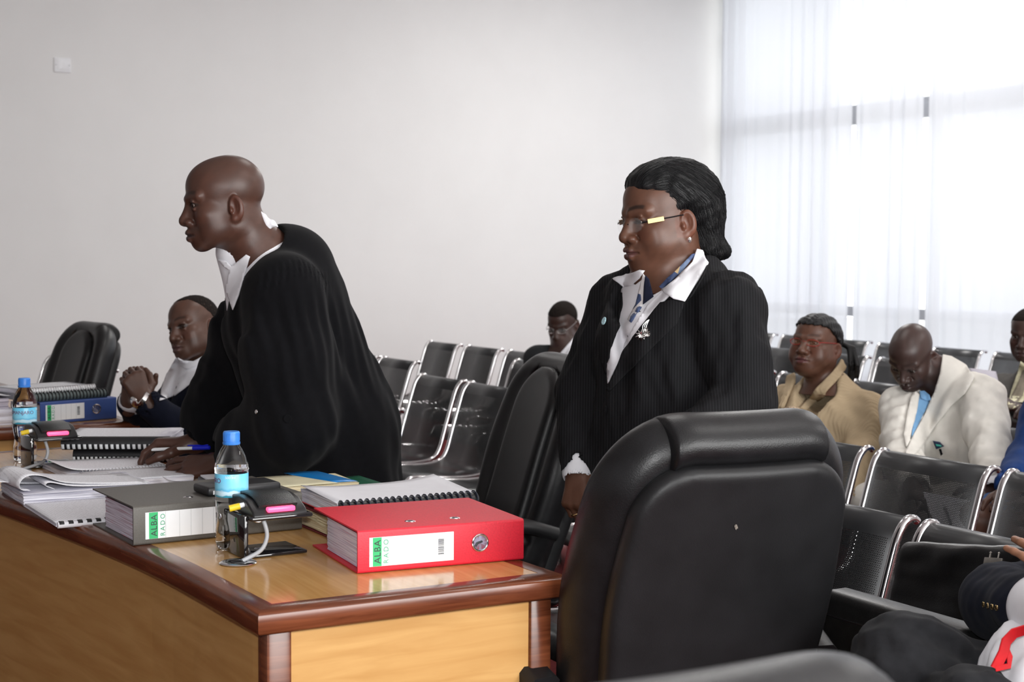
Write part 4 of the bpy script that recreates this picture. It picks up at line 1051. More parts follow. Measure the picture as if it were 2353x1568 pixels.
# ------------------------------------------------------------------ desk microphone units, cable grommets
M_GLOSS = noisy(mat('gloss_black', (.012, .011, .012), .05, spec=.7), 8, .1); M_PAD = noisy(mat('grained_black', (.014, .016, .016), .35), 200, .2, .5, 600)
M_LED = mat('red_lamp', (.9, .05, .12), .3, **{'Emission Color': (1, .06, .16, 1), 'Emission Strength': 2.2})
M_CORD = noisy(mat('grey_cord', (.33, .34, .36), .45), 50, .05); M_YEL = noisy(mat('yellow_sleeve', (.70, .50, .02), .5), 60, .1)
def micunit(label, loc, rz, gro):
    t = thing('microphone_unit', label, 'microphone unit', loc, rz, 'desk microphone units')     # local x along the plate to the front, y to the right
    MB().box((-.105, .0, 0), (.0, .125, .006), .002).build('base_plate', M_GLOSS, t)
    MB().box((-.105, -.006, 0), (.0, .003, .083), .002).build('upright_plate', M_GLOSS, t)
    MB().lathe([(0, -.0008), (.005, -.0008), (.005, 0), (0, 0)], 14, (-.05, -.0062, .03), axis='y').build('slot', BLACKP, t)
    f = MB(); pr = [(.018, .074), (.020, .084), (.012, .092), (-.02, .108), (-.06, .114), (-.10, .112), (-.112, .104), (-.112, .090), (-.06, .080), (-.02, .074)]
    n = len(pr); V = [(x, .006, z) for x, z in pr] + [(x, .012 + .105 * 1.0, z) for x, z in pr]
    f.add(V, [tuple(range(n)), tuple(range(n, 2 * n))[::-1]] + [(i, (i + 1) % n, n + (i + 1) % n, n + i) for i in range(n)])
    o = f.build('head_shell', M_ARM, t, deg=50); bv = o.modifiers.new('b', 'BEVEL'); bv.width = .003; bv.segments = 2; bv.limit_method = 'ANGLE'
    MB().box((-.02, .000, .074), (.022, .128, .083), .004).build('head_rim', M_GLOSS, t)
    curve_ = catmull([(.004, 0, .099), (-.025, 0, .1125), (-.06, 0, .1165), (-.095, 0, .114)], 4); mb = MB(); mb.tube([(x, .062, z) for x, y, z in curve_], .01, flat=(.040, .003)); mb.build('grained_pad', M_PAD, t, deg=60)
    MB().box((.006, .035, .0885), (.0195, .092, .0985), .003).build('status_lamp', M_LED, t)
    MB().tube(catmull([(-.03, -.002, .098), (-.033, -.012, .096), (-.035, -.022, .094)], 4), [.0065] * 9, 10).build('cable_sleeve', M_YEL, t)
    MB().tube(catmull([(-.03, .006, .100), (-.03, -.003, .0985)], 4), .005, 10).build('plug', LBL, t)
    g = np.asarray(gro) - np.asarray(loc); c, s = math.cos(-rz), math.sin(-rz); g = np.array([g[0] * c - g[1] * s, g[0] * s + g[1] * c, 0])
    MB().tube(catmull([(.0, .030, .078), (.008, .034, .062), (.010, .036, .040), (g[0] * .7, .02, .018), (g[0], g[1] + .008, .003)], 6), .0042, 10).build('cord', M_CORD, t)
    return t
def grommet(label, loc):
    t = thing('cable_grommet', label, 'cable grommet', loc, 0, 'chrome cable grommets')
    MB().lathe([(0, 0), (.034, 0), (.035, .0015), (.033, .003), (.022, .0035), (.018, .003), (.016, .0015), (0, .0015)], 36).build('ring', STEEL, t)
    MB().box((-.012, -.010, .001), (.008, .010, .003)).build('cable_slot', BLACKP, t)
g1 = atz(547, 1295, HD); g1[2] = HZ; grommet('chrome cable grommet in the desk top before the near microphone unit', g1)
micunit('black desk microphone unit with lit red lamp next to the near water bottle', (-2.672, .962, HZ), math.radians(2), g1)
g2 = atz(42, 1083, HD); g2[2] = HZ; grommet('chrome cable grommet at the left edge, beside the curled papers', g2)
pm = atz(73, 1078, HD); micunit('black desk microphone unit with lit red lamp at the left end of the desk', (pm[0], pm[1] + .004, HZ), math.radians(3), g2)
# ------------------------------------------------------------------ briefcases and bags by the seats
# ------------------------------------------------------------------ people: shared pieces
from mathutils.bvhtree import BVHTree
from mathutils.geometry import delaunay_2d_cdt
def cloth(name, col, rough=.9, bump=.25, scale=60, bs=900, amt=.12, spec=.2):
    m = noisy(mat(name, col, rough, spec=spec), scale, amt, bump, bs); m.node_tree.nodes['Principled BSDF'].inputs['Sheen Weight'].default_value = .03; return m
M_GOWN = cloth('black_gown_cloth', (.0042, .0042, .0052), spec=.08); M_BLACK = cloth('black_wool', (.0050, .0050, .0062), spec=.08); M_WHITE = cloth('white_cotton', (.78, .78, .82), .8, .1, 40, 700, .02)
M_HAIR = noisy(mat('black_hair', (.005, .005, .006), .5, spec=.3), 30, .3, .5, 420, (1, 1, 1)); M_CROP = noisy(mat('cropped_hair', (.014, .0105, .009), .9, spec=.1), 200, .3, .5, 700)
M_GOLD = noisy(mat('gold', (.80, .58, .28), .22, 1.0), 20, .05); M_LENS = mat('lens', (.9, .93, .93), .03, **{'Alpha': .05, 'Specular IOR Level': .5})
M_SHOE = noisy(mat('black_shoe', (.012, .011, .011), .3), 40, .2); M_SILVER = noisy(mat('silver', (.82, .81, .80), .2, 1.0), 60, .1)
def bvh_of(objs):
    V = []; F = []
    for o in objs:
        b = len(V); w = wloc(o); V += [tuple(np.array(v.co) + w) for v in o.data.vertices]; F += [tuple(b + i for i in p.vertices) for p in o.data.polygons]
    return BVHTree.FromPolygons(V, F)
def drape(name, poly, targets, m, parent, off=.004, thick=.003, step=6, smooth_it=1, lift=None):
    """a piece of cloth laid on the surfaces of TARGETS: its outline is where it shows, its depth the garment's own, then given thickness"""
    bv = targets if isinstance(targets, BVHTree) else bvh_of(targets)
    pl = []; n = len(poly)
    for i in range(n):
        a, b = np.array(poly[i], float), np.array(poly[(i + 1) % n], float); k = max(1, int(np.linalg.norm(b - a) / step))
        pl += [a + (b - a) * j / k for j in range(k)]
    pl = np.array(pl); lo, hi = pl.min(0), pl.max(0); pts = [Vector(p) for p in pl]; m_ = len(pts)
    X, Y = pl[:, 0], pl[:, 1]; X2, Y2 = np.roll(X, -1), np.roll(Y, -1)
    for x in np.arange(lo[0] + step * .5, hi[0], step):
        for y in np.arange(lo[1] + step * .5, hi[1], step):
            c = ((Y > y) != (Y2 > y)) & (x < (X2 - X) * (y - Y) / np.where(Y2 == Y, 1e-9, Y2 - Y) + X)
            if c.sum() % 2 and np.hypot(X - x, Y - y).min() > step * .45: pts.append(Vector((x, y)))
    r = delaunay_2d_cdt(pts, [], [list(range(m_))], 1, 1e-4)
    V2, F = r[0], [tuple(f) for f in r[2]]
    D = np.full(len(V2), np.nan)
    for i, v in enumerate(V2):
        h = bv.ray_cast(Vector(CAMO), Vector(ray(v.x, v.y)).normalized())
        if h[0] is not None: D[i] = (np.array(h[0]) - CAMO) @ CAMF
    ok = ~np.isnan(D)
    if not ok.any(): return None
    q = np.array([[v.x, v.y] for v in V2])
    med = np.median(D[ok])
    for i in np.where(~ok)[0]:
        j = np.where(ok)[0]; j = j[np.argmin(((q[j] - q[i]) ** 2).sum(1))]; D[i] = D[j]
    nb = [set() for _ in D]
    for f in F:
        for a in f: nb[a].update(f)
    for _ in range(smooth_it):
        D = np.array([np.mean([D[j] for j in s]) if s else D[i] for i, s in enumerate(nb)]) * .6 + D * .4
    if lift is not None: D = D - np.array([lift(x, y) for x, y in q])
    W = np.array([P(x, y, d - off) for (x, y), d in zip(q, D)])
    F = [f if np.cross(W[f[1]] - W[f[0]], W[f[2]] - W[f[0]]) @ (CAMO - W[f[0]]) > 0 else f[::-1] for f in F]
    o = mk(name, W, F, m, parent, True, True); s = o.modifiers.new('cloth', 'SOLIDIFY'); s.thickness = thick; s.offset = 1; return o
def button(px, py, targets, m, parent, r=.006, name='button', off=.002):
    bv = targets if isinstance(targets, BVHTree) else bvh_of(targets)
    h = bv.ray_cast(Vector(CAMO), Vector(ray(px, py)).normalized())
    if h[0] is None: return None
    c = np.array(h[0]); n = np.array(h[1]); n = n if n @ (CAMO - c) > 0 else -n; n = nrm(n); a = nrm(np.cross(n, (0, 0, 1))); b = np.cross(n, a)
    mb = MB().lathe([(0, 0), (r, 0), (r, .0015), (r * .8, .0025), (r * .6, .0018), (0, .0018)], 16)
    mb.V = [tuple(c + n * off + a * v[0] + b * v[1] + n * v[2]) for v in mb.V]; return mb.build(name, m, parent, world=True)
def torso(s, pts, rs, fwd, fl=.66, k=.05): return s.chain(pts, rs, k, flat=(fwd, fl))
def fdir(phi):
    return frame(phi)[1]
def lat(phi):                       # towards the side of the body that is nearer the camera
    x = frame(phi)[0]; return x if x @ CAMF < 0 else -x
def folds(amp, sc, axis=(0, 0, 1), seed=0, stretch=4.0, fine=.0):
    ax = nrm(axis)
    def f(p):
        q = p - (p @ ax)[:, None] * ax * (1 - 1 / stretch)
        r = vnoise(q, sc, seed) * amp + vnoise(q, sc * .45, seed + 7) * amp * .4
        if fine: r = r + vnoise(p, .02, seed + 3) * fine
        return r
    return f
def specs(H, parent, m, lens=True, rim=None, r=(.024, .0165), z=-.010, y=.101, gold=None, tint=None):
    t = mk('spectacles', np.zeros((0, 3)), [], m, parent) if False else None
    mb = MB(); W = H.w
    root = None
    pts = [[(x * .033 + r[0] * math.cos(a) * 1.0, y - .010 * (abs(x * .033 + r[0] * math.cos(a)) / .06) ** 2, z + r[1] * math.sin(a)) for a in np.linspace(0, 2 * math.pi, 25)[:-1]] for x in (-1, 1)]
    if rim:
        for p in pts: mb.tube([W(q) for q in p], rim, 6, closed=True)
    mb.tube([W((-.010, y + .001, z + .002)), W((0, y + .005, z + .004)), W((.010, y + .001, z + .002))], .0012, 6)
    for x in (-1, 1):
        mb.tube([W(q) for q in catmull([(x * .056, y - .009, z + .004), (x * .066, y - .02, z + .007), (x * .0755, .03, z + .012), (x * .078, -.008, z + .014), (x * .077, -.022, z - .004)], 4)], .0016, 6)
    o = mb.build('spectacles', m, parent, world=True)
    if lens:
        for p in pts:
            c = np.mean(p, 0); V = [W(c)] + [W(q) for q in p]; n = len(p); l = mk('lens', np.array(V) - wloc(parent), [(0, 1 + i, 1 + (i + 1) % n) for i in range(n)], tint or M_LENS, o)
            sd = l.modifiers.new('s', 'SOLIDIFY'); sd.thickness = .0015
    if gold is not None:
        for x in (-1, 1):
            g = MB().tube([W((x * .0650, y - .018, z + .0065)), W((x * .0772, .050, z + .0105))], .003, flat=(.0018, .0058), m=0).build('temple_plate', gold, o, world=False); 
            for v in g.data.vertices: v.co = v.co - Vector(wloc(parent))
    return o
def legs(s, hipL, hipR, kneeL, kneeR, ankL, ankR, r=(.085, .062, .045)):
    for h_, k_, a_ in ((hipL, kneeL, ankL), (hipR, kneeR, ankR)): s.chain([h_, k_, a_], r, k=.03)
    return s
def shoe(parent, ank, fwd, m=None):
    f = nrm((fwd[0], fwd[1], 0)); a = np.array([ank[0], ank[1], 0.0]); s = SDF()
    s.chain([a - f * .05 + (0, 0, .045), a + f * .06 + (0, 0, .045), a + f * .17 + (0, 0, .032)], [.042, .042, .034], k=.02).cap(a + (0, 0, .05), a + (0, 0, .10), .042, .045, k=.03)
    s.plane((0, 0, .002), (0, 0, -1)); return sdfobj('shoe', s, .008, m or M_SHOE, parent, lo=a - .3, hi=a + .35)
# ------------------------------------------------------------------ the standing man in a black gown, leaning on the desk
def man():
    PHI = 76; f = fdir(PHI); l = lat(PHI); up = np.array([0, 0, 1.0])
    SK = (.068, .029, .0195)
    H = Head(P(523, 463, 3.70), 73, 5, 0, (1.0, 1.0, 1.0), brow=.55, nose=.95, lip=(.042, .023, .022), scalp=.3, hairline=.075, scalpcol=(.060, .034, .026), stubble=.25)
    nb = P(592, 585, 3.75); sc = P(632, 668, 3.79); ch = P(640, 740, 3.80); wa = P(690, 880, 3.84); hip = P(748, 985, 3.88)
    shN = sc + l * .185; shF = sc - l * .185
    wrN = P(508, 1066, 3.84); wrF = P(446, 1020, 4.00)
    elN = P(672, 965, 3.62); elF = P(545, 880, 4.02)
    b = SDF(); H.add(b)
    b.cap(H.w((0, -.022, -.055)), H.w((0, -.055, -.13)) * .35 + nb * .65, .056, .062, k=.03); b.cap(H.w((0, -.03, -.07)), nb, .055, .070, k=.03)
    torso(b, [nb, sc, ch, wa, hip], [.07, .135, .15, .135, .15], f)
    for s_, e, w in ((shN, elN, wrN), (shF, elF, wrF)): b.cap(sc, s_, .07, .06, k=.04); arm(b, s_, e, w)
    lk = [np.array([hip[0], hip[1], 0]) + l * q + f * .02 for q in (.10, -.10)]
    legs(b, hip + l * .09, hip - l * .09, lk[0] + up * .50, lk[1] + up * .50, lk[0] + up * .09, lk[1] + up * .09)
    # near hand flat on the notebook, far hand holding the pen
    hand(b, wrN, P(392, 1082, 3.86) - wrN, nrm(np.array([0, .1, 1]) - CAMF * .75), 1, curl=((.12, .35, .3), (.15, .40, .3), (.22, .42, .3), (.32, .45, .3)), thumb=(.5, .25), spread=.20, sc=1.02)
    hand(b, wrF, P(352, 1018, 4.02) - wrF, (0, .1, 1), -1, curl=((.65, .55, .3), (.75, .5, .25), (.55, .5, .3), (.5, .5, .3)), thumb=(.35, .2), spread=.16, sc=1.02)
    c = H.c; R = .004
    hands_box = (np.minimum(wrN, wrF) - .22, np.maximum(wrN, wrF) + .12)
    o = person('man standing in a black gown with white collar, leaning both hands on the desk', b, H,
               [(c - .24, c + .22, .0022), (np.array(hands_box[0]), np.array(hands_box[1]), .0026)], SK, root=(hip[0], hip[1], 0))
    H.eyes(o, (-.1, .05))
    # shirt: chest and stand-up collar
    axn = nrm(H.w((0, -.03, -.07)) - nb)
    s = SDF(); torso(s, [nb, sc, ch, wa, hip], [.075, .148, .166, .150, .165], f)
    for s_, e in ((shN, elN), (shF, elF)): s.cap(sc, s_, .08, .07, k=.04)
    s.cap(nb + f * .05 + up * .005, ch + f * .062, .055, .05, k=.03)
    cb = nb + axn * .012
    s.cap(cb - axn * .03, cb + axn * .030, .0770, .0715, k=.004)
    s.cap(cb + axn * .020, cb + axn * .2, .0655, .064, k=.003, op='-')
    sh = sdfobj('shirt', s, .006, M_WHITE, o)
    # gown
    g = SDF(); torso(g, [nb - axn * .03 - f * .035, sc - f * .015, ch - f * .01, wa, hip - f * .0], [.082, .160, .180, .180, .188], f, .74)
    for s_ in (shN, shF): g.cap(sc - f * .015, s_ - f * .01, .085, .083, k=.05)
    g.cap(sc - f * .065 + up * .045, hip - f * .072, .106, .148, k=.06, flat=(f, .8))                       # back drape
    g.chain([hip + up * .0, np.array([hip[0], hip[1], .55]) - f * .07, np.array([hip[0], hip[1], .22]) - f * .07], [.19, .225, .25], k=.06, flat=(f, .85))
    for s_, e, w, q in ((shN, elN, wrN, 1), (shF, elF, wrF, 0)):
        g.chain([s_ - f * .005, e * .5 + s_ * .5, e], [.088, .100, .108], k=.05)
        m = e * .45 + w * .55
        g.chain([e, m], [.108, .098 if q else .075], k=.03)
        g.cap(e + up * -.02, m + up * -.035, .085, .085, k=.04)                                            # hanging edge of the wide sleeve
        d_ = nrm(w - e); g.cap(m + d_ * .035 , m + d_ * .30, .072 if q else .05, .09, k=.01, op='-')
        cutc = m + d_ * .075
        g.ell(cutc + d_ * .14, (.15, .15, .15), k=.01, op='-') if False else None
    # neck opening and the deep V in front
    g.cap(nb - axn * .020 + f * .012 + l * .02, nb + axn * .16 + f * .01 + l * .01, .092, .105, k=.010, op='-')
    v0, v1 = P(548, 556, 3.70), P(533, 712, 3.66)
    g.cap(nb + f * .085 + axn * .02, ch + f * .15 - up * .01, .058, .010, k=.012, op='-')
    yk0, yk1 = P(575, 640, 3.62), P(720, 618, 3.70)
    base = folds(.007, .12, nrm(hip - sc), 11, 6.0, .0)
    ykd = nrm(yk1 - yk0); ykL = np.linalg.norm(yk1 - yk0)
    gath = P(610, 610, 3.6)
    def disp(p):
        r = base(p) * smoothstep(1.50, 1.25, p[:, 2])
        q = p - yk0; a = q @ ykd; z = q @ up - .035 * np.sin(np.clip(a / ykL, 0, 1) * math.pi)
        band = smoothstep(-.05, -.015, z) * smoothstep(.022, .008, z) * smoothstep(-.05, .0, a) * smoothstep(ykL + .06, ykL, a)
        r = r + .0034 * np.sin(a / .0095 * 2 * math.pi) * band
        low = smoothstep(-.02, -.12, z) * smoothstep(-.35, -.15, z)
        return r + .0028 * np.sin(a / .034 * 2 * math.pi + 1.5 * np.sin(z * 9)) * low
    g.disp = disp
    gw = sdfobj('gown', g, .0058, M_GOWN, o, it=1)
    # yoke seam line, sleeve button, cuff lace
    bv = bvh_of([gw, sh, o])
    drape('shirt_front', [(500, 596), (520, 600), (533, 612), (548, 600), (566, 585), (575, 590), (560, 640), (549, 680), (536, 713), (528, 690), (519, 665), (524, 640), (528, 622), (515, 612)], bv, M_WHITE, o, .004, .003, 5)
    for x, y, r in ((591, 947, .005), (661, 963, .010)): button(x, y, bv, M_GOWN if r > .006 else M_SILVER, o, r)
    # tied band strings at the back of the collar
    rb = SDF(); w = lambda x, y, d=3.70: P(x, y, d)
    rb.chain([w(585, 489), w(597, 494), w(606, 497)], [.004, .009, .006], k=.004, flat=(l, .4)).chain([w(606, 497), w(612, 508), w(625, 514), w(636, 519)], [.006, .008, .009, .003], k=.004)
    rb.chain([w(606, 498), w(615, 516), w(618, 522)], [.006, .009, .007], k=.004).chain([w(618, 512), w(632, 514), w(638, 522)], [.002, .002, .0015], k=.002)
    sdfobj('collar_ties', rb, .002, M_WHITE, o)
    # dark cuff below the near sleeve
    cf = SDF(); d_ = nrm(wrN - elN); cf.cap(wrN - d_ * .16, wrN - d_ * .035, .058, .040, k=0); cf.cap(wrN - d_ * .05, wrN + d_ * .1, .034, .034, k=.004, op='-'); sdfobj('cuff', cf, .005, M_BLACK, o)
    cf = SDF(); d_ = nrm(wrF - elF); cf.cap(wrF - d_ * .16, wrF - d_ * .025, .055, .040, k=0); cf.cap(wrF - d_ * .05, wrF + d_ * .1, .034, .034, k=.004, op='-'); sdfobj('cuff', cf, .005, M_BLACK, o)
    for k in (0, 1): shoe(o, lk[k], f)
    tr = SDF()
    for k in (0, 1): tr.chain([lk[k] + up * .62, lk[k] + up * .06], [.095, .085], k=.02)
    sdfobj('trousers', tr, .012, M_BLACK, o)
    return o, H
MAN, HM = man()
# ballpoint pen between the fingers of his right hand
a, b_ = P(333, 1034, 3.985), P(483, 1029, 3.93); d_ = nrm(b_ - a); Lp = np.linalg.norm(b_ - a)
t = thing('ballpoint_pen', 'white ballpoint pen with a blue cap between the fingers of the robed man', 'pen', a)
pa = lambda s: d_ * s
MB().tube([pa(0), pa(.012), pa(.022)], [.0008, .0035, .0045], 10).build('tip', M_SILVER, t)
MB().tube([pa(.022), pa(Lp * .78)], .0045, 12).build('barrel', LBL, t)
cpn = MB().tube([pa(Lp * .74), pa(Lp - .002), pa(Lp)], [.0058, .0058, .003], 12).tube([pa(Lp * .97) + (0, 0, .007), pa(Lp * .66) + (0, 0, .0075)], .0018, 6); cpn.build('cap', mat('pen_blue', (.01, .02, .55), .3), t)
# ------------------------------------------------------------------ the standing woman in a pinstripe suit
M_PIN = stripe_mat('pinstripe_wool', (.0055, .0055, .0065), (.0165, .0165, .019), (.55, .83, 0), .0062, .2)
def woman():
    PHI = 56; f = fdir(PHI); l = lat(PHI); up = np.array([0, 0, 1.0])
    SK = (.105, .046, .028)
    H = Head(P(1529, 497, 3.43), 66, 5, 0, (1.03, 1.0, 1.0), fat=.9, brow=.8, eye=.0030, down=1, lip=(.105, .045, .040), nose=.95)
    D = 3.45
    nb = P(1538, 648, D + .02); sc = P(1550, 710, D + .02); ch = P(1545, 800, D + .02); wa = P(1530, 960, D + .03); hip = P(1540, 1120, D + .04)
    shN = sc + l * .185; shF = sc - l * .185 - up * .0
    elF = P(1340, 905, 3.62); wrF = P(1330, 1085, 3.52); elN = P(1712, 930, 3.26); wrN = P(1585, 1000, 3.16)
    b = SDF(); H.add(b)
    b.cap(H.w((0, -.02, -.06)), nb, .055, .066, k=.035)
    torso(b, [nb, sc, ch, wa, hip], [.07, .14, .155, .15, .175], f, .72)
    for s_, e, w in ((shN, elN, wrN), (shF, elF, wrF)): b.cap(sc, s_, .07, .058, k=.04); arm(b, s_, e, w, (.05, .042, .036, .027))
    lk = [np.array([hip[0], hip[1], 0]) + l * q for q in (.09, -.09)]
    legs(b, hip + l * .09, hip - l * .09, lk[0] + up * .47, lk[1] + up * .47, lk[0] + up * .09, lk[1] + up * .09)
    fing = []
    hand(b, wrF, P(1322, 1185, 3.46) - wrF, nrm(-CAMF * .8 - _rt * .6), -1, curl=((.75, .9, .5), (.8, .95, .5), (.85, .95, .5), (.9, 1., .5)), thumb=(.2, .25), spread=.05, sc=.95, mcp=fing)
    hand(b, wrN, P(1480, 1040, 3.12) - wrN, (0, 0, 1), -1, curl=(.5, .5, .5, .5), sc=.93)
    c = H.c
    o = person('woman standing in a black pinstripe suit and white collar, looking down through glasses', b, H,
               [(c - .22, c + .20, .0022), (wrF - .16, wrF + .14, .0028), (wrN - .2, wrN + .1, .005), (nb - np.array([.16, .16, .2]), np.array([nb[0] + .16, nb[1] + .16, H.c[2] - .21]), .005)], SK, root=(hip[0], hip[1], 0))
    H.eyes(o, (0, -.25))
    # hair swept back into a bob that flips out at the nape
    h = SDF(); W = H.w; A = H.A; sc3 = H.sc
    E_ = lambda q, r, k=.02, op='+': h.ell(W(q), np.array(r), A, k, op)
    E_((0, -.040, .045), (.090, .096, .086)); E_((0, .012, .078), (.070, .070, .050), .03); E_((0, -.085, .0), (.084, .056, .088), .03); E_((0, -.088, -.065), (.070, .040, .040), .03)
    h.cap(W((-.045, -.120, -.092)), W((.045, -.120, -.092)), .020, .020, k=.02); h.cap(W((-.05, -.085, -.085)), W((.05, -.085, -.085)), .024, .024, k=.02)
    E_((0, .052, .074), (.056, .030, .024), .025)
    def facecut(p):
        q = H.loc(p); x, y, z = np.abs(q[:, 0]), q[:, 1], q[:, 2]
        line = .060 - .60 * np.clip(.068 - y, 0, .06) - np.clip(.018 - y, 0, .1) * 3.0    # hairline falls towards the ear
        d1 = np.maximum(z - line, -(y + .022))
        return np.maximum(d1, z - .075)
    h.fn(lambda p: -np.maximum(-1e3 * 0 + facecut(p), -1e3), W((0, .06, 0)), .2, '&', .012) if False else None
    h.fn(facecut, W((0, .05, -.03)), .16, '-', .010)
    h.ell(W((0, .142, .036)), (.12, .048, .046), A, .012, '-')
    for x in (-1, 1): h.ell(W((x * .092, -.012, -.022)), (.036, .026, .042), A, .008, '-')
    def hd(p):
        q = H.loc(p); a = np.arctan2(q[:, 2] - .02, -q[:, 1] - .02)
        return vnoise(np.stack([q[:, 0] * 1.0, a * .012, np.hypot(q[:, 1], q[:, 2]) * .25], 1), .010, 9) * .0010 + vnoise(q, .03, 3) * .0016
    h.disp = hd
    ho = sdfobj('hair', h, .0030, M_HAIR, o, it=1)
    bh = bvh_of([ho]); w0 = wloc(ho); Vh = np.array([v.co[:] for v in ho.data.vertices]) + w0; rs = np.random.RandomState(8); mb = MB(); crown = W((0, .05, .10)); nape = W((0, -.10, -.10))
    for i in rs.choice(len(Vh), 2600, replace=False):
        p = Vh[i]; pts = []
        if H.loc(p)[1] > .085: continue
        for k in range(6):
            loc_, n_, _i, _d = bh.find_nearest(Vector(p)); n_ = np.array(n_); p = np.array(loc_) + n_ * (.0007 + .0012 * math.sin(k) * rs.uniform(0, 1)); pts.append(p)
            q = H.loc(p); tdir = A[1] * -1.0 * (1.0 if q[2] > .03 else .25) + A[2] * (.15 if q[1] > .03 else -.9) + rs.normal(size=3) * .10
            tdir = tdir - n_ * (tdir @ n_); p = p + nrm(tdir) * .011
        mb.tube(pts, [.0003, .0006, .0007, .0007, .0006, .0002], 3, caps=False)
    mb.build('hair_strands', M_HAIR, o, world=True, deg=180)
    specs(H, o, noisy(mat('dark_frame', (.02, .018, .02), .25, .6), 30, .1), gold=M_GOLD, z=-.014, y=.103)
    er = W((.0785, -.010, -.055)) if frame(66)[0] @ CAMF < 0 else W((-.0785, -.010, -.055))
    mb = MB(); mb.lathe([(0, -.007), (.005, -.005), (.007, 0), (.005, .005), (0, .007)], 16, er)
    rs = np.random.RandomState(1)
    for i in range(40):
        v = nrm(rs.normal(size=3)); mb.lathe([(0, -.0016), (.0016, 0), (0, .0016)], 6, er + v * .007)
    mb.build('earring', M_SILVER, o, world=True)
    # jacket
    g = SDF(); torso(g, [nb - up * .035, sc, ch, wa, hip], [.085, .162, .185, .178, .205], f, .80)
    for s_, e, w in ((shN, elN, wrN), (shF, elF, wrF)):
        g.cap(sc, s_, .085, .080, k=.05); g.cap(s_, s_ * .55 + e * .45, .078, .076, k=.04); g.cap(s_ * .55 + e * .45, e, .076, .066, k=.02); d_ = nrm(w - e); g.cap(e, w - d_ * .012, .066, .047, k=.02)
        g.cap(w - d_ * .02, w + d_ * .12, .040, .045, k=.004, op='-'); g.cap(w + d_ * .035, w + d_ * .2, .055, .06, k=.003, op='-')
    g.cap(ch + f * .05 + l * .07, ch + f * .06 + l * .07 - up * .03, .075, .075, k=.05); g.cap(ch + f * .05 - l * .07, ch + f * .06 - l * .07 - up * .03, .075, .075, k=.05)
    g.chain([hip, hip - up * .12], [.21, .22], k=.05, flat=(f, .82))
    g.cap(nb - up * .05 + f * .055, H.w((0, -.01, -.05)), .100, .105, k=.012, op='-'); g.cap(nb + f * .05 - up * .01, ch + f * .17 - up * .02, .060, .012, k=.012, op='-')
    g.disp = folds(.0055, .085, nrm(hip - sc), 21, 2.2, .0005)
    jk = sdfobj('jacket', g, .0058, M_PIN, o, it=1)
    sk = SDF(); sk.chain([hip, np.array([hip[0], hip[1], .48])], [.19, .165], k=.02, flat=(f, .8)); sdfobj('skirt', sk, .012, M_PIN, o)
    cf = SDF(); d_ = nrm(wrF - elF); cf.cap(wrF - d_ * .022, wrF + d_ * .003, .0400, .0395, k=0); cf.cap(wrF - d_ * .03, wrF + d_ * .1, .0340, .0345, k=.002, op='-'); sdfobj('shirt_cuff', cf, .003, M_WHITE, o)
    bv = bvh_of([jk, o])
    scarf = M_SCARF
    drape('blouse', [(1462, 655), (1480, 640), (1492, 665), (1500, 680), (1522, 668), (1545, 672), (1520, 690), (1490, 720), (1462, 765), (1430, 815), (1398, 882), (1396, 840), (1402, 795), (1416, 750), (1424, 700), (1428, 660), (1440, 645)], bv, M_WHITE, o, .009, .003, 6)
    drape('scarf', [(1478, 628), (1486, 640), (1494, 668), (1476, 705), (1452, 742), (1444, 735), (1462, 700), (1470, 665)], bv, scarf, o, .013, .003, 5)
    drape('inner_top', [(1483, 632), (1492, 642), (1502, 682), (1478, 700), (1480, 660)], bv, cloth('navy_top', (.012, .015, .035)), o, .017, .002, 5)
    drape('blouse_fold', [(1522, 668), (1548, 672), (1500, 720), (1470, 760), (1440, 800), (1432, 800), (1455, 755), (1490, 700)], bv, M_WHITE, o, .015, .003, 6)
    drape('scarf', [(1588, 585), (1598, 583), (1570, 622), (1545, 645), (1522, 665), (1515, 660), (1545, 630), (1570, 605)], bv, scarf, o, .010, .004, 5)
    drape('collar_wing', [(1600, 573), (1612, 576), (1628, 606), (1605, 645), (1574, 694), (1548, 688), (1521, 668), (1560, 637), (1590, 603)], bv, M_WHITE, o, .016, .004, 6, 2, lift=lambda x, y: .00012 * max(0, 1600 - x))
    drape('collar_wing', [(1408, 641), (1440, 632), (1470, 620), (1482, 622), (1470, 640), (1452, 656), (1432, 661)], bv, M_WHITE, o, .014, .004, 6, 2)
    drape('lapel', [(1628, 612), (1616, 640), (1592, 680), (1572, 700), (1555, 745), (1500, 800), (1450, 850), (1402, 900), (1396, 893), (1430, 815), (1470, 755), (1520, 695), (1548, 690), (1576, 696), (1606, 648)], bv, M_PIN, o, .016, .005, 6, 2)
    drape('lapel', [(1432, 663), (1434, 700), (1422, 750), (1406, 798), (1394, 860), (1380, 820), (1378, 760), (1396, 700), (1408, 660), (1415, 650)], bv, M_PIN, o, .013, .004, 6)
    bv2 = bvh_of([jk] + [c for c in o.children if c.name.startswith('lapel')])
    bd = button(1395, 740, bv2, M_BADGE, o, .0095, 'lapel_badge', .008)
    # spray brooch of leaves and a bow
    h_ = bv2.ray_cast(Vector(CAMO), Vector(ray(1480, 762)).normalized()); c0 = np.array(h_[0]); mb = MB(); rs = np.random.RandomState(3)
    pt = lambda x, y, w: c0 + CAMR * (x - 1480) / 990 - CAMU * (y - 762) / 990 - CAMF * (.008 + w)
    for i in range(3): mb.tube(catmull([pt(1478 + i * 2, 765, .003), pt(1476 + i * 4, 750, .004), pt(1486 + i * 2, 738 - i, .003)], 4), .0006, 5)
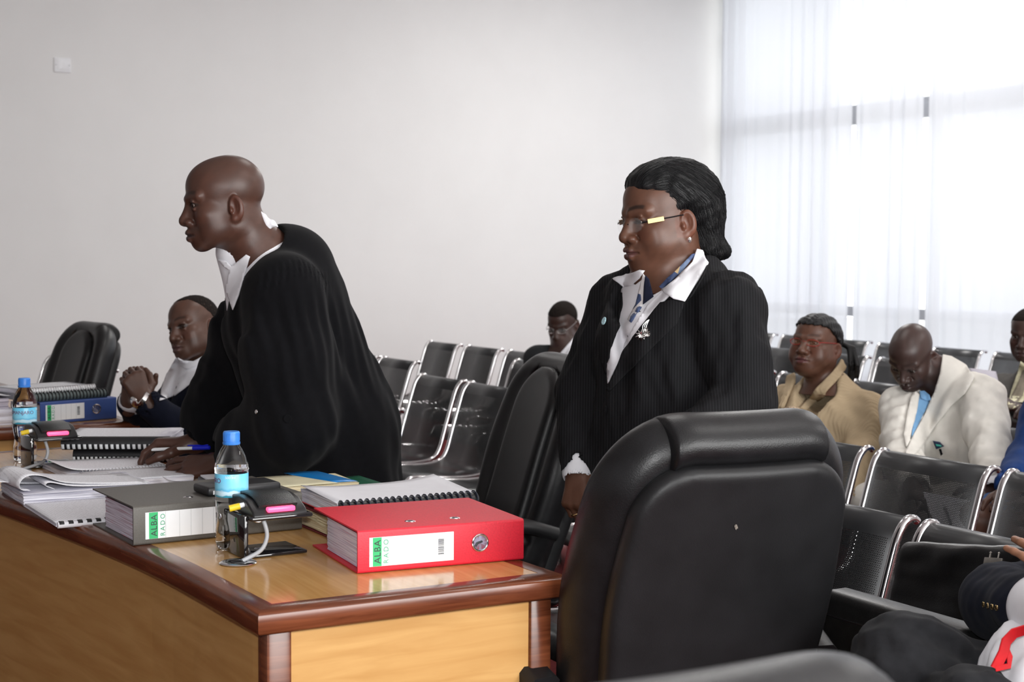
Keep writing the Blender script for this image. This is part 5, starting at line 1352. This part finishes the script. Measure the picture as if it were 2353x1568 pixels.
    for cx_, cy_, r, n in ((1472, 770, 13, 9), (1486, 768, 11, 8), (1483, 758, 7, 6)):
        for i in range(n):
            a = 2 * math.pi * i / n; mb.tube([pt(cx_, cy_, .004), pt(cx_ + r * .5 * math.cos(a), cy_ + r * .5 * math.sin(a), .006), pt(cx_ + r * math.cos(a), cy_ + r * math.sin(a), .003)], [.0012, .0024, .0006], 6)
    for r in (8, 11): mb.tube([pt(1487 + r * math.cos(a), 774 + r * .6 * math.sin(a), .004) for a in np.linspace(0, 6.28, 17)[:-1]], .0009, 5, closed=True)
    mb.build('brooch', M_SILVER, o, world=True)
    button(1394, 942, bv, M_BLACK, o, .009)
    # ring on the fourth finger
    q = fing[2]; a, b_ = np.array(q[0]), np.array(q[1]); c0 = a * .45 + b_ * .55; d_ = nrm(b_ - a); u_ = nrm(np.cross(d_, (0, 0, 1))); v_ = np.cross(d_, u_)
    MB().tube([c0 + (u_ * math.cos(t_) + v_ * math.sin(t_)) * .0108 for t_ in np.linspace(0, 6.28, 19)[:-1]], .0018, 6, closed=True).build('ring', M_GOLD, o, world=True)
    for k in (0, 1): shoe(o, lk[k], f)
    return o, H
def scarf_mat():
    m = mat('patterned_scarf', (.7, .6, .45), .6); N, L, b = nodes(m); tc = N.new('ShaderNodeTexCoord'); v = N.new('ShaderNodeTexVoronoi'); v.inputs['Scale'].default_value = 26; L.new(tc.outputs['Object'], v.inputs[0])
    r = N.new('ShaderNodeValToRGB'); r.color_ramp.interpolation = 'CONSTANT'; r.color_ramp.elements[0].color = (.05, .08, .18, 1); r.color_ramp.elements[1].color = (.72, .70, .70, 1); r.color_ramp.elements[1].position = .38
    e = r.color_ramp.elements.new(.60); e.color = (.55, .40, .22, 1); e = r.color_ramp.elements.new(.75); e.color = (.12, .17, .28, 1)
    sp = N.new('ShaderNodeSeparateColor'); L.new(v.outputs['Color'], sp.inputs[0]); L.new(sp.outputs[0], r.inputs[0]); L.new(r.outputs[0], b.inputs['Base Color']); return m
M_SCARF = scarf_mat(); M_BADGE = noisy(mat('pale_blue_enamel', (.45, .68, .75), .25), 400, .35)
WOMAN, HW = woman()
# ------------------------------------------------------------------ the seated people
def head_at(q, px, py, d, phi, pitch, roll=0, sc=1.0, **o):
    """head placed so that its local point q (x>0: the side nearer the camera) is seen at (px, py)"""
    H = Head((0, 0, 0), phi, pitch, roll, sc, **o); s = 1 if H.A[0] @ CAMF < 0 else -1
    H.c = P(px, py, d) - H.w((q[0] * s, q[1], q[2])); return H
EARP = (.0755, -.012, -.018)
def sit(label, H, phi, joints, SK, regions, cl, disp, res=.009, half=.18, rad=(.118, .145, .14, .155), arms=True, hands=None, jacket='jacket', group=None, knees=True, lapel_cut=None, cutr=.055, neckr=.074, sleeve=(.066, .060, .050), fl=.74):
    """joints: nb, ch, hip, and per arm (elbow, wrist) as points; body faces PHI"""
    f = fdir(phi); l = lat(phi); up = np.array([0, 0, 1.0]); nb, ch, hip = joints['nb'], joints['ch'], joints['hip']
    ax_ = hip - nb; sc = nb + ax_ * .25; ch = nb + ax_ * .52 + f * .015
    shN = joints.get('shN', sc + l * half); shF = joints.get('shF', sc - l * half)
    b = SDF(); H.add(b); b.cap(H.w((0, -.02, -.06)), nb, .055, .064, k=.03)
    torso(b, [nb, sc, ch, hip], [.068, rad[0], rad[1], rad[3]], f, .7)
    g = SDF(); torso(g, [nb - up * .03, sc, ch, hip], [.08, rad[0] + .022, rad[1] + .024, rad[3] + .024], f, fl)
    for k, s_ in (('N', shN), ('F', shF)):
        if 'el' + k not in joints: continue
        e, w = joints['el' + k], joints['wr' + k]; b.cap(sc, s_, .07, .056, k=.04); arm(b, s_, e, w); d_ = nrm(w - e)
        g.cap(sc, s_, .083, .074, k=.05); g.cap(s_, e, sleeve[0] + .006, sleeve[1], k=.04); g.cap(e, w - d_ * .02, sleeve[1], sleeve[2], k=.02)
        g.cap(w - d_ * .015, w + d_ * .14, sleeve[2] - .008, .05, k=.004, op='-')
    if hands: hands(b)
    kn = []
    if knees:
        for s_ in (1, -1):
            h_ = hip + l * .09 * s_ - up * .03; k_ = joints.get('kn' + ('N' if s_ > 0 else 'F'), h_ + f * .43 + up * .02); a_ = joints.get('an' + ('N' if s_ > 0 else 'F'), np.array([k_[0] + f[0] * .05, k_[1] + f[1] * .05, .10])); b.chain([h_, k_, a_], [.085, .058, .042], k=.03); kn.append((h_, k_, a_))
    o = person(label, b, H, regions, SK, root=(hip[0], hip[1], 0), coarse=.014, group=group)
    g.cap(nb - up * .02 + f * .03, H.w((0, -.02, -.05)), neckr, neckr + .011, k=.015, op='-')
    if lapel_cut: g.cap(nb + f * (.05 if cutr < .06 else .095) - up * .01, ch + f * lapel_cut - up * .03 + up * .06, cutr, .012, k=.012, op='-')
    g.disp = disp; jk = sdfobj(jacket, g, res, cl, o)
    return o, jk, b, dict(f=f, l=l, up=up, sc=sc, shN=shN, shF=shF, kn=kn)
def trousers(o, kn, m, r=(.098, .076, .060), name='trousers', lo=.10):
    t = SDF()
    for h_, k_, a_ in kn: t.chain([h_, k_, a_ * .92 + k_ * .08], r, k=.03)
    t.disp = folds(.003, .08, (0, 0, 1), 5, 2); return sdfobj(name, t, .012, m, o)
up = np.array([0, 0, 1.0])
M_NAVY = cloth('navy_wool', (.0060, .0075, .016), spec=.1); M_GREY = cloth('charcoal_wool', (.022, .023, .026)); M_DKGREY = cloth('dark_grey_wool', (.016, .017, .019))
M_CREAM = cloth('cream_linen', (.70, .675, .625), .85, .2, 30, 500, .04); M_BLUESH = cloth('blue_shirt_cloth', (.17, .34, .56), .8, .1, 40, 600, .05); M_ROYAL = cloth('royal_blue_knit', (.008, .035, .145), .9, .4, 60, 500, .1)
def rib_mat(name, col):
    m = mat(name, col, .9, spec=.15); N, L, b = nodes(m); tc = N.new('ShaderNodeTexCoord'); wv = N.new('ShaderNodeTexWave'); wv.inputs['Scale'].default_value = 38; wv.inputs['Distortion'].default_value = 1.2; wv.inputs['Detail'].default_value = 1
    mp = N.new('ShaderNodeMapping'); mp.inputs['Rotation'].default_value = (0, .15, .6); L.new(tc.outputs['Object'], mp.inputs[0]); L.new(mp.outputs[0], wv.inputs[0])
    bp = N.new('ShaderNodeBump'); bp.inputs['Strength'].default_value = .35; bp.inputs['Distance'].default_value = .003; L.new(wv.outputs['Fac'], bp.inputs['Height']); L.new(bp.outputs[0], b.inputs['Normal']); return m
M_BEIGE = rib_mat('beige_knit', (.44, .34, .22))
# --- man seated behind the robed man, hands clasped
def left_man():
    D = 5.3; H = Head(P(450, 752, D), 38, -2, -14, 1.0, brow=.6, eye=.0064, nose=.95, scalp=.0, stubble=.45, lip=(.075, .035, .032))
    fg = []
    J = dict(nb=P(462, 838, D + .05), ch=P(470, 900, D + .06), hip=P(478, 1065, D + .14), elN=P(440, 1000, 5.05), wrN=P(330, 922, 4.98), elF=P(335, 985, 5.30), wrF=P(300, 922, 5.08))
    def hands(b):
        hand(b, J['wrN'], P(306, 868, 4.98) - J['wrN'], nrm(-CAMF + _rt * .5), 1, curl=((1.0, 1.1, .5),) * 4, thumb=(.25, .3), spread=.04, sc=1.0)
        hand(b, J['wrF'], P(312, 862, 5.09) - J['wrF'], nrm(CAMF - _rt * .3 + up * .1), -1, curl=((1.15, 1.05, .45),) * 4, thumb=(.3, .3), spread=.06, sc=1.02)
    c = H.c; m = J['wrN'] * .5 + J['wrF'] * .5
    o, jk, b, I = sit('man seated in black suit with clasped hands, half hidden by the standing robed man', H, 62, J, (.085, .040, .027), [(c - .21, c + .17, .003), (m - .14, m + .2, .0032)], M_NAVY, folds(.004, .09, (0, 0, 1), 31, 3), hands=hands, lapel_cut=.15)
    H.eyes(o, (-.25, 0)); H.hair_cap(o, M_CROP, .0014, .092)
    bv = bvh_of([jk, o])
    drape('shirt_front', [(404, 822), (415, 829), (440, 832), (474, 815), (480, 830), (478, 848), (455, 868), (425, 893), (402, 910), (366, 922), (372, 895), (383, 860)], bv, M_WHITE, o, .006, .003, 5)
    drape('collar', [(409, 822), (420, 828), (445, 830), (476, 812), (480, 824), (450, 842), (430, 850), (416, 842)], bv, M_WHITE, o, .012, .003, 5)
    wd = nrm(J['wrN'] - J['elN'])
    cf = SDF(); w = J['wrF']; d_ = nrm(w - J['elF']); cf.cap(w - d_ * .08, w - d_ * .005, .046, .043, k=0); cf.cap(w - d_ * .02, w + d_ * .1, .033, .033, k=.003, op='-'); sdfobj('shirt_cuff', cf, .005, M_WHITE, o)
    w = J['wrN'] + wd * .008; a = nrm(np.cross(wd, (0, 0, 1))); q = np.cross(a, wd)
    mb = MB().tube([w + (a * math.cos(t_) + q * math.sin(t_)) * .031 for t_ in np.linspace(0, 6.28, 25)[:-1]], .004, flat=(.003, .008, wd), closed=True)
    n = nrm(-CAMF * .7 - _rt * .6 - up * .2); mb.lathe([(0, 0), (.017, 0), (.018, .004), (.014, .007), (0, .007)], 20); k = 20 * 5
    aa = nrm(np.cross(n, up)); bb = np.cross(n, aa); mb.V[-k:] = [tuple(w + n * (.029 + v[2]) + aa * v[0] + bb * v[1]) for v in mb.V[-k:]]
    mb.build('wristwatch', M_SILVER, o, world=True)
    trousers(o, I['kn'], M_NAVY); [shoe(o, k[2], I['f']) for k in I['kn']]
left_man()
# --- man reading in the back row by the grey wall
def back_man():
    D = 8.3; H = head_at((0, .09, -.003), 1279, 757, D, 28, 20, 0, 1.04, brow=.4, eye=.003, down=1)
    J = dict(nb=P(1297, 797, D + .04), shF=P(1236, 826, D + .08), shN=P(1350, 824, D - .08), ch=P(1300, 870, D + .06), hip=P(1315, 975, D + .1), elN=P(1345, 910, D - .15), wrN=P(1290, 925, D - .40), elF=P(1235, 900, D + .0), wrF=P(1262, 925, D - .3))
    c = H.c
    def hands(b): hand(b, J['wrN'], P(1270, 925, D - .55) - J['wrN'], up, -1, curl=(.5,) * 4); hand(b, J['wrF'], P(1262, 928, D - .5) - J['wrF'], up, 1, curl=(.5,) * 4)
    o, jk, b, I = sit('man in dark suit and glasses reading with bowed head by the grey wall', H, 35, J, (.050, .026, .021), [(c - .2, c + .17, .0045)], M_DKGREY, folds(.004, .09, (0, 0, 1), 41, 3), hands=hands, lapel_cut=.13, res=.012)
    H.hair_cap(o, M_CROP, .003, .068, h=.0045); H.eyes(o, (0, -.3)); specs(H, o, M_SILVER, rim=.0016)
    bv = bvh_of([jk, o]); drape('shirt_collar', [(1262, 812), (1285, 815), (1330, 762), (1334, 772), (1300, 826), (1282, 840), (1268, 830)], bv, M_WHITE, o, .008, .003, 4); drape('necktie', [(1277, 822), (1288, 820), (1290, 850), (1280, 850)], bv, M_DKGREY, o, .012, .003, 4)
    trousers(o, I['kn'], M_DKGREY); [shoe(o, k[2], I['f']) for k in I['kn']]
back_man()
# --- woman in a beige cardigan
def beige_woman():
    D = 5.85; H = head_at(EARP, 1922, 806, D, 40, -9, 3, (1.10, 1.05, 1.0), fat=1.2, brow=.5, eye=.0046, nose=.9, lip=(.10, .035, .035))
    J = dict(nb=P(1900, 893, D + .05), ch=P(1893, 965, D + .05), hip=P(1900, 1110, D + .1), elN=P(1988, 1040, 5.68), wrN=P(1935, 1150, 5.35), elF=P(1775, 1040, 5.95), wrF=P(1800, 1130, 5.55))
    def hands(b): hand(b, J['wrN'], P(1900, 1175, 5.2) - J['wrN'], up, -1, curl=(.4,) * 4); hand(b, J['wrF'], P(1830, 1165, 5.4) - J['wrF'], up, 1, curl=(.4,) * 4)
    c = H.c
    o, jk, b, I = sit('woman seated in a beige knitted cardigan with red glasses and braids', H, 45, J, (.105, .047, .030), [(c - .2, c + .19, .003), (J['nb'] - (.22, .22, .22), J['nb'] + (.22, .22, .05), .008)], M_BEIGE, folds(.006, .10, (0, 0, 1), 51, 2), hands=hands, lapel_cut=.165, cutr=.088, rad=(.145, .195, .19, .21), half=.185, sleeve=(.085, .078, .058), jacket='cardigan')
    H.eyes(o, (-.2, .0))
    h = SDF(); W = H.w
    h.fn(H.field(.008), H.c, .17, '+', 0); h.ell(W((0, -.085, .03)), (.06, .045, .06), H.A, .03)
    def cut(p):
        q = H.loc(p); y, z = q[:, 1], q[:, 2]; return np.maximum(.066 - .70 * np.clip(.055 - y, 0, .1) - z, -1)
    h.fn(lambda p: cut(p), W((0, 0, 0)), .16, '&', .006)
    def br(p):
        q = H.loc(p); a = np.arctan2(q[:, 0], q[:, 2] + .06); return .0022 * np.sin(a * 34) + .0014 * np.sin(q[:, 1] * 420 + 3 * np.sin(a * 17))
    h.disp = br; sdfobj('braided_hair', h, .0038, M_HAIR, o)
    pt = SDF(); a0 = W((0, -.125, .03))
    for i in range(5):
        dx = (i - 2) * .008; pt.chain([a0 + H.A[0] * dx * .4, P(1950 + i * 3, 800, D + .10) , P(1953 + i * 5, 840, D + .07 + .01 * (i % 3)), P(1948 + i * 6, 868 + (i % 3) * 8, D + .09)], [.010, .009, .007, .004], k=.002)
    sdfobj('ponytail', pt, .0045, M_HAIR, o)
    tie = SDF(); n = nrm(H.A[1]); tie.ell(a0, (.022, .032, .032), np.stack([n, H.A[0], H.A[2]]), .01).cap(a0 + H.A[2] * .02, a0 + H.A[2] * .05 - n * .02, .016, .010, k=.01); sdfobj('hair_tie', tie, .005, cloth('maroon_scrunchie', (.035, .012, .02)), o)
    specs(H, o, noisy(mat('red_frame', (.30, .015, .015), .3), 30, .1), rim=.0014, z=-.006, r=(.026, .0125), tint=mat('amber_lens', (.6, .25, .12), .05, **{'Alpha': .06}))
    bv = bvh_of([jk, o])
    drape('shawl_collar', [(1818, 862), (1828, 860), (1828, 880), (1812, 915), (1802, 940), (1790, 935), (1800, 900), (1812, 865)], bv, M_BEIGE, o, .014, .010, 6, 2); drape('shawl_collar', [(1932, 826), (1942, 840), (1930, 868), (1890, 910), (1850, 945), (1835, 940), (1870, 900), (1912, 855)], bv, M_BEIGE, o, .014, .010, 6, 2)
    drape('blouse_edge', [(1802, 938), (1818, 934), (1838, 938), (1846, 946), (1830, 958), (1806, 952)], bv, cloth('patterned_blouse', (.55, .42, .30), amt=.6, scale=120), o, .008, .003, 4)
    trousers(o, I['kn'], cloth('slate_skirt', (.03, .045, .07)), name='skirt'); [shoe(o, k[2], I['f']) for k in I['kn']]
beige_woman()
# --- man in a white suit, head bowed over papers
def white_man():
    D = 5.45; H = head_at(EARP, 2146, 822, D, 42, 36, 4, (1.0, 1.0, .98), brow=.4, eye=.003, down=1, nose=1.0, stubble=.6)
    J = dict(nb=P(2176, 872, D + .02), ch=P(2165, 960, D + .0), hip=P(2205, 1130, D + .12), elN=P(2280, 1050, 5.14), wrN=P(2283, 1128, 4.98), elF=P(2075, 1060, 5.30), wrF=P(2100, 1130, 5.05), shN=P(2255, 915, D - .08), shF=P(2076, 940, D + .10))
    def hands(b):
        hand(b, J['wrN'], P(2215, 1160, 4.85) - J['wrN'], nrm(-CAMF + up), 1, curl=((.7, .6, .3),) * 4, sc=1.0); hand(b, J['wrF'], P(2140, 1150, 4.9) - J['wrF'], up, 1, curl=(.4,) * 4)
    c = H.c
    o, jk, b, I = sit('man in a white suit seated with his shaved head bowed over papers', H, 48, J, (.047, .026, .022), [(c - .2, c + .18, .003), (J['wrN'] - .16, J['wrN'] + .12, .004)], M_CREAM, folds(.0065, .085, nrm(J['nb'] - J['hip']), 61, 3), hands=hands, lapel_cut=.16, neckr=.060, rad=(.108, .17, .165, .18), half=.19, sleeve=(.078, .072, .060))
    H.eyes(o, (0, -.4))
    bv = bvh_of([jk, o])
    drape('shirt', [(2115, 902), (2128, 908), (2136, 925), (2122, 950), (2105, 985), (2094, 1008), (2096, 975), (2106, 935)], bv, M_BLUESH, o, .008, .003, 5); drape('shirt_collar', [(2112, 900), (2124, 898), (2136, 908), (2140, 920), (2128, 922), (2116, 916)], bv, M_BLUESH, o, .014, .003, 4)
    drape('lapel', [(2166, 816), (2186, 820), (2222, 842), (2240, 868), (2218, 905), (2184, 935), (2150, 980), (2112, 1035), (2085, 1062), (2080, 1040), (2098, 1000), (2125, 950), (2148, 900), (2160, 860)], bv, M_CREAM, o, .010, .005, 6, 2)
    drape('lapel', [(2104, 900), (2112, 908), (2108, 935), (2098, 975), (2090, 1015), (2082, 1030), (2076, 1000), (2084, 950), (2092, 915)], bv, M_CREAM, o, .010, .005, 6, 2)
    b1 = drape('name_badge', [(2143, 1013), (2160, 1016), (2170, 1026), (2152, 1033)], bv, noisy(mat('badge_navy', (.008, .02, .06), .3), 60, .3), o, .012, .003, 4); drape('badge_stripe', [(2150, 1021), (2161, 1023), (2164, 1027), (2152, 1026)], bv, mat('badge_green', (.05, .45, .35), .4), o, .016, .001, 3); drape('badge_clip', [(2158, 1032), (2163, 1032), (2166, 1044), (2162, 1048)], bv, M_BLACK, o, .012, .003, 3)
    cf = SDF(); w = J['wrN']; d_ = nrm(w - J['elN']); cf.cap(w - d_ * .035, w - d_ * .0, .058, .056, k=0); cf.cap(w - d_ * .02, w + d_ * .1, .046, .048, k=.004, op='-'); sdfobj('shirt_cuff', cf, .005, M_WHITE, o)
    trousers(o, I['kn'], M_CREAM); [shoe(o, k[2], I['f']) for k in I['kn']]
    t = thing('paper_sheets', 'white papers held by the man in the white suit, seen through the seat mesh', 'papers', P(2160, 1140, 4.88)); e1 = nrm(_rt + up * -.2); e2 = nrm(up * .7 + CAMF * .5)
    for k in range(2):
        q = P(2120 + 50 * k, 1130 + 25 * k, 4.90 - .03 * k); V = [q, q + e1 * .19, q + e1 * .19 - e2 * .16, q - e2 * .16 + e1 * .03]; ob = mk('sheet', V, [(0, 1, 2, 3)], PAPER, t, True, False); ob.modifiers.new('s', 'SOLIDIFY').thickness = .001
white_man()
# --- man in a grey suit at the right edge of the photo, holding a sheet
def edge_man():
    D = 6.6; H = head_at((0, .09, -.003), 2349, 775, D, 38, 5, 0, 1.0, brow=.6)
    J = dict(nb=P(2395, 850, D + .05), ch=P(2390, 930, D + .05), hip=P(2400, 1070, D + .1), elN=P(2470, 1010, D - .25), wrN=P(2400, 960, D - .45), elF=P(2310, 980, D + .0), wrF=P(2345, 945, D - .38))
    def hands(b): hand(b, J['wrF'], P(2300, 918, D - .42) - J['wrF'], nrm(up - CAMF * .5), 1, curl=((.4, .5, .3),) * 4); hand(b, J['wrN'], P(2360, 935, D - .5) - J['wrN'], up, -1, curl=(.5,) * 4)
    c = H.c
    o, jk, b, I = sit('man in a grey suit cut off by the right edge, holding up a sheet', H, 42, J, (.050, .027, .022), [(c - .2, c + .18, .004), (J['wrF'] - .16, J['wrF'] + .14, .0038)], cloth('mid_grey_wool', (.085, .08, .075)), folds(.004, .09, (0, 0, 1), 71, 3), hands=hands, lapel_cut=.13, res=.011, half=.19)
    H.hair_cap(o, M_CROP, .003, .068, h=.0045); H.eyes(o)
    bv = bvh_of([jk, o]); drape('shirt', [(2345, 830), (2375, 850), (2370, 900), (2345, 930), (2310, 950), (2322, 905), (2338, 860)], bv, cloth('pale_yellow_shirt', (.60, .57, .40), spec=.1), o, .008, .003, 6); drape('necktie', [(2352, 850), (2366, 856), (2350, 910), (2320, 945), (2312, 930), (2335, 890)], bv, cloth('taupe_silk', (.22, .19, .15)), o, .014, .003, 6)
    trousers(o, I['kn'], M_GREY); [shoe(o, k[2], I['f']) for k in I['kn']]
    t = thing('paper_sheet', 'lilac grey sheet held up by the man at the right edge', 'paper', P(2265, 880, D - .45)); V = []; n = 8
    for j in range(n + 1):
        for i in range(n + 1):
            a, c_ = i / n, j / n; q = P(2226 + 62 * a + 18 * c_, 846 + 8 * a + 68 * c_, D - .42 - .05 * c_ + .05 * (a - .4) ** 2); V.append(q)
    Fc = [(j * (n + 1) + i, j * (n + 1) + i + 1, (j + 1) * (n + 1) + i + 1, (j + 1) * (n + 1) + i) for j in range(n) for i in range(n)]
    ob = mk('sheet', V, Fc, noisy(mat('lilac_paper', (.40, .38, .43), .7), 30, .03), t, True); ob.modifiers.new('s', 'SOLIDIFY').thickness = .0015
edge_man()
# --- person in a blue jumper, cut off by the right edge
def blue_person():
    D = 4.95; H = head_at((0, .09, -.003), 2450, 770, D, 45, 0, 0, 1.0)
    J = dict(nb=P(2480, 870, D), ch=P(2480, 960, D + .02), hip=P(2470, 1170, D + .1), elN=P(2560, 1080, D - .3), wrN=P(2380, 1150, D - .45), elF=P(2360, 1055, D + .02), wrF=P(2325, 1122, D - .22), shF=P(2425, 930, D + .1))
    J['knF'] = P(2246, 1196, D - .09); J['anF'] = np.array([J['knF'][0], J['knF'][1] + .05, .1]); J['knN'] = P(2330, 1215, D - .19); J['anN'] = np.array([J['knN'][0], J['knN'][1] + .05, .1])
    c = H.c
    def hands(b): hand(b, J['wrF'], P(2300, 1165, D - .4) - J['wrF'], up, 1, curl=(.4,) * 4); hand(b, J['wrN'], P(2330, 1170, D - .55) - J['wrN'], up, -1, curl=(.4,) * 4)
    o, jk, b, I = sit('person in a royal blue jumper and blue skirt cut off by the right edge', H, 48, J, (.10, .045, .030), [(c - .2, c + .18, .005), (J['knF'] - .14, J['knF'] + .14, .008)], M_ROYAL, folds(.005, .09, (0, 0, 1), 81, 2), hands=hands, rad=(.15, .165, .16, .18), half=.19, jacket='jumper', res=.011, sleeve=(.075, .068, .055))
    H.hair_cap(o, M_HAIR, .012, .066, h=.005); H.eyes(o)
    sk = SDF()
    for h_, k_, a_ in I['kn']: sk.chain([h_, h_ * .22 + k_ * .78], [.105, .088], k=.06)
    sdfobj('skirt', sk, .009, cloth('blue_denim', (.06, .12, .27)), o); [shoe(o, k[2], I['f']) for k in I['kn']]
blue_person()
# --- man in a navy blazer in the front row, mostly outside the frame
def blazer_man():
    wp = lambda x, y, z: np.array([x, y, z]); D = 2.7
    hip = wp(-1.72, 2.33, .52); ch = wp(-1.70, 2.38, .86); nb = wp(-1.70, 2.40, 1.06)
    H = Head(nb + (0, -.03, .155), 62, 5, 0, 1.0, brow=.7)
    J = dict(nb=nb, ch=ch, hip=hip, elF=P(2300, 1384, 2.78), wrF=P(2425, 1405, 2.50), elN=P(2560, 1420, 2.30), wrN=P(2470, 1385, 2.50), shF=P(2490, 1345, 2.92), knF=P(2085, 1535, 2.62), anF=P(2010, 1760, 2.5), knN=P(2240, 1660, 2.45), anN=np.array([-1.6, 1.82, .10]))
    def hands(b):
        hand(b, J['wrN'], P(2422, 1305, 2.56) - J['wrN'], nrm(-CAMF + _rt * .2), 1, curl=((.25, .2, .1), (.2, .2, .1), (.2, .2, .1), (.15, .2, .1)), spread=.22, sc=1.0); hand(b, J['wrF'], P(2520, 1420, 2.42) - J['wrF'], nrm(-CAMF + up), 1, curl=(.4,) * 4)
    o, jk, b, I = sit('man in a navy blazer and grey trousers with crossed arms, cut off at bottom right', H, 60, J, (.26, .125, .075), [(H.c - .2, H.c + .18, .007), (P(2350, 1300, 2.55) - .17, P(2350, 1300, 2.55) + .17, .0028)], M_NAVY, folds(.0045, .09, (0, 0, 1), 91, 2.5), hands=hands, rad=(.15, .165, .16, .17), jacket='blazer', res=.007, lapel_cut=.2, sleeve=(.076, .070, .056))
    H.hair_cap(o, M_CROP, .004, .068, h=.005); H.eyes(o)
    tr = SDF()
    for k, (h_, k_, a_) in zip('NF', I['kn']): tr.chain([h_, k_, a_], [.105, .090 if k == 'F' else .08, .060], k=.04)
    kn = J['knF']; tr.cap(hip * .4 + kn * .6 + up * .02, hip * .6 + kn * .4 + up * .0, .085, .10, k=.05)
    fo = folds(.007, .07, nrm(hip - kn), 93, 2.2); tr.disp = fo; tw = sdfobj('trousers', tr, .007, cloth('grey_trousers', (.020, .0205, .023), spec=.12), o)
    bl = SDF(); bl.ell(P(2455, 1580, 2.52), (.15, .15, .13), k=.02); bl.disp = folds(.005, .06, (0, 0, 1), 94, 1.5); shb = sdfobj('shirt', bl, .007, M_WHITE, o)
    bv = bvh_of([jk, o, tw, shb])
    for i in range(4): button(2262 + i * 10, 1390 + i * 2.5, bv, M_GOLD, o, .0055, 'cuff_button', .001)
    cf = SDF(); w = J['wrF']; d_ = nrm(w - J['elF']); cf.cap(w - d_ * .055, w + d_ * .01, .062, .054, k=0); cf.cap(w - d_ * .02, w + d_ * .1, .045, .046, k=.004, op='-'); sdfobj('shirt_cuff', cf, .005, M_WHITE, o)
    # tie: its pointed end folded back, lining showing
    rt = cloth('red_silk', (.60, .012, .018), .5, .1, 80, 900, .08); f_ = lambda x, y, w: P(x, y, 2.42 - w)
    tb = MB(); tb.tube([f_(2353 + 60, 1450, .0), f_(2352, 1449, .0), f_(2330, 1456, .005), f_(2312, 1475, .01), f_(2306, 1500, .012), f_(2287, 1537, .012)], .012, flat=(.0085, .0025, tuple(-CAMF)))
    tb.tube([f_(2287, 1537, .013), f_(2318, 1531, .013), f_(2320, 1510, .010), f_(2310, 1488, .008)], .006, flat=(.005, .002, tuple(-CAMF)))
    n0 = tb.build('necktie', rt, o, world=True)
    lin = mk('tie_lining', [f_(2309, 1495, .006), f_(2322, 1515, .006), f_(2317, 1530, .008), f_(2296, 1532, .008)], [(0, 1, 2, 3)], M_NAVY, n0, False, False); lin.data.vertices.foreach_set('co', (np.array([f_(2309, 1495, .006), f_(2322, 1515, .006), f_(2317, 1530, .008), f_(2296, 1532, .008)]) - wloc(n0)).astype(np.float32).ravel()); lin.modifiers.new('s', 'SOLIDIFY').thickness = .001
    shoe(o, J['anN'], I['f'])
blazer_man()
# ------------------------------------------------------------------ briefcase and bag on the front public seats
t = thing('briefcase', 'black hard briefcase standing on the front public seat behind the grey trouser knee', 'briefcase', (-2.36, 2.12, .425))
MB().box((0, 0, 0), (.40, .075, .315), .018, seg=3).build('case_shell', noisy(mat('black_hide', (.007, .007, .007), .4), 60, .3, .2, 300), t)
MB().box((-.003, -.002, .262), (.403, .077, .268), .002).build('lid_seam', M_GLOSS, t)
MB().box((.28, -.008, .205), (.37, .001, .285), .006).build('flap', M_LEATHER2, t)
MB().lathe([(0, -.005), (.004, -.005), (.004, .0), (0, .0)], 10, (.30, -.006, .215), axis='y').build('stud', STEEL, t)
mb = MB(); mb.tube([(.385 + .02 * math.cos(a), -.02, .245 + .02 * math.sin(a)) for a in np.linspace(0, 6.28, 21)[:-1]], .004, 8, closed=True).build('lock_ring', STEEL, t)
t = thing('leather_bag', 'black leather bag with metal clasp leaning on the front row seat back', 'bag', (-2.55, 2.50, .43), math.radians(-2))
s = SDF().box((.23, .0, .17), (.235, .035, .17), r=.03, k=0).box((.23, -.025, .24), (.238, .02, .105), r=.02, k=.01)
TILT = math.radians(-14); R_ = np.array([[1, 0, 0], [0, math.cos(TILT), -math.sin(TILT)], [.135, math.sin(TILT), math.cos(TILT)]])
s.disp = folds(.004, .12, (1, 0, 0), 99, 2)
V, Q = s.mesh(.006); mk('body', smooth_mesh(V, Q, 1) @ R_.T, Q, noisy(mat('soft_black_leather', (.008, .008, .0085), .38), 30, .3, .2, 350), t)
cl = MB().box((.275, -.050, .285), (.325, -.044, .315), .001)
for x in (.288, .312): cl.tube([(x, -.047, .315), (x, -.047, .325)], .002, 6).lathe([(0, 0), (.0035, .002), (0, .005)], 8, (x, -.047, .324))
cl.V = [tuple(R_ @ np.array(v)) for v in cl.V]; cl.build('clasp', noisy(mat('brushed_nickel', (.45, .42, .38), .4, .8), 60, .1), t)
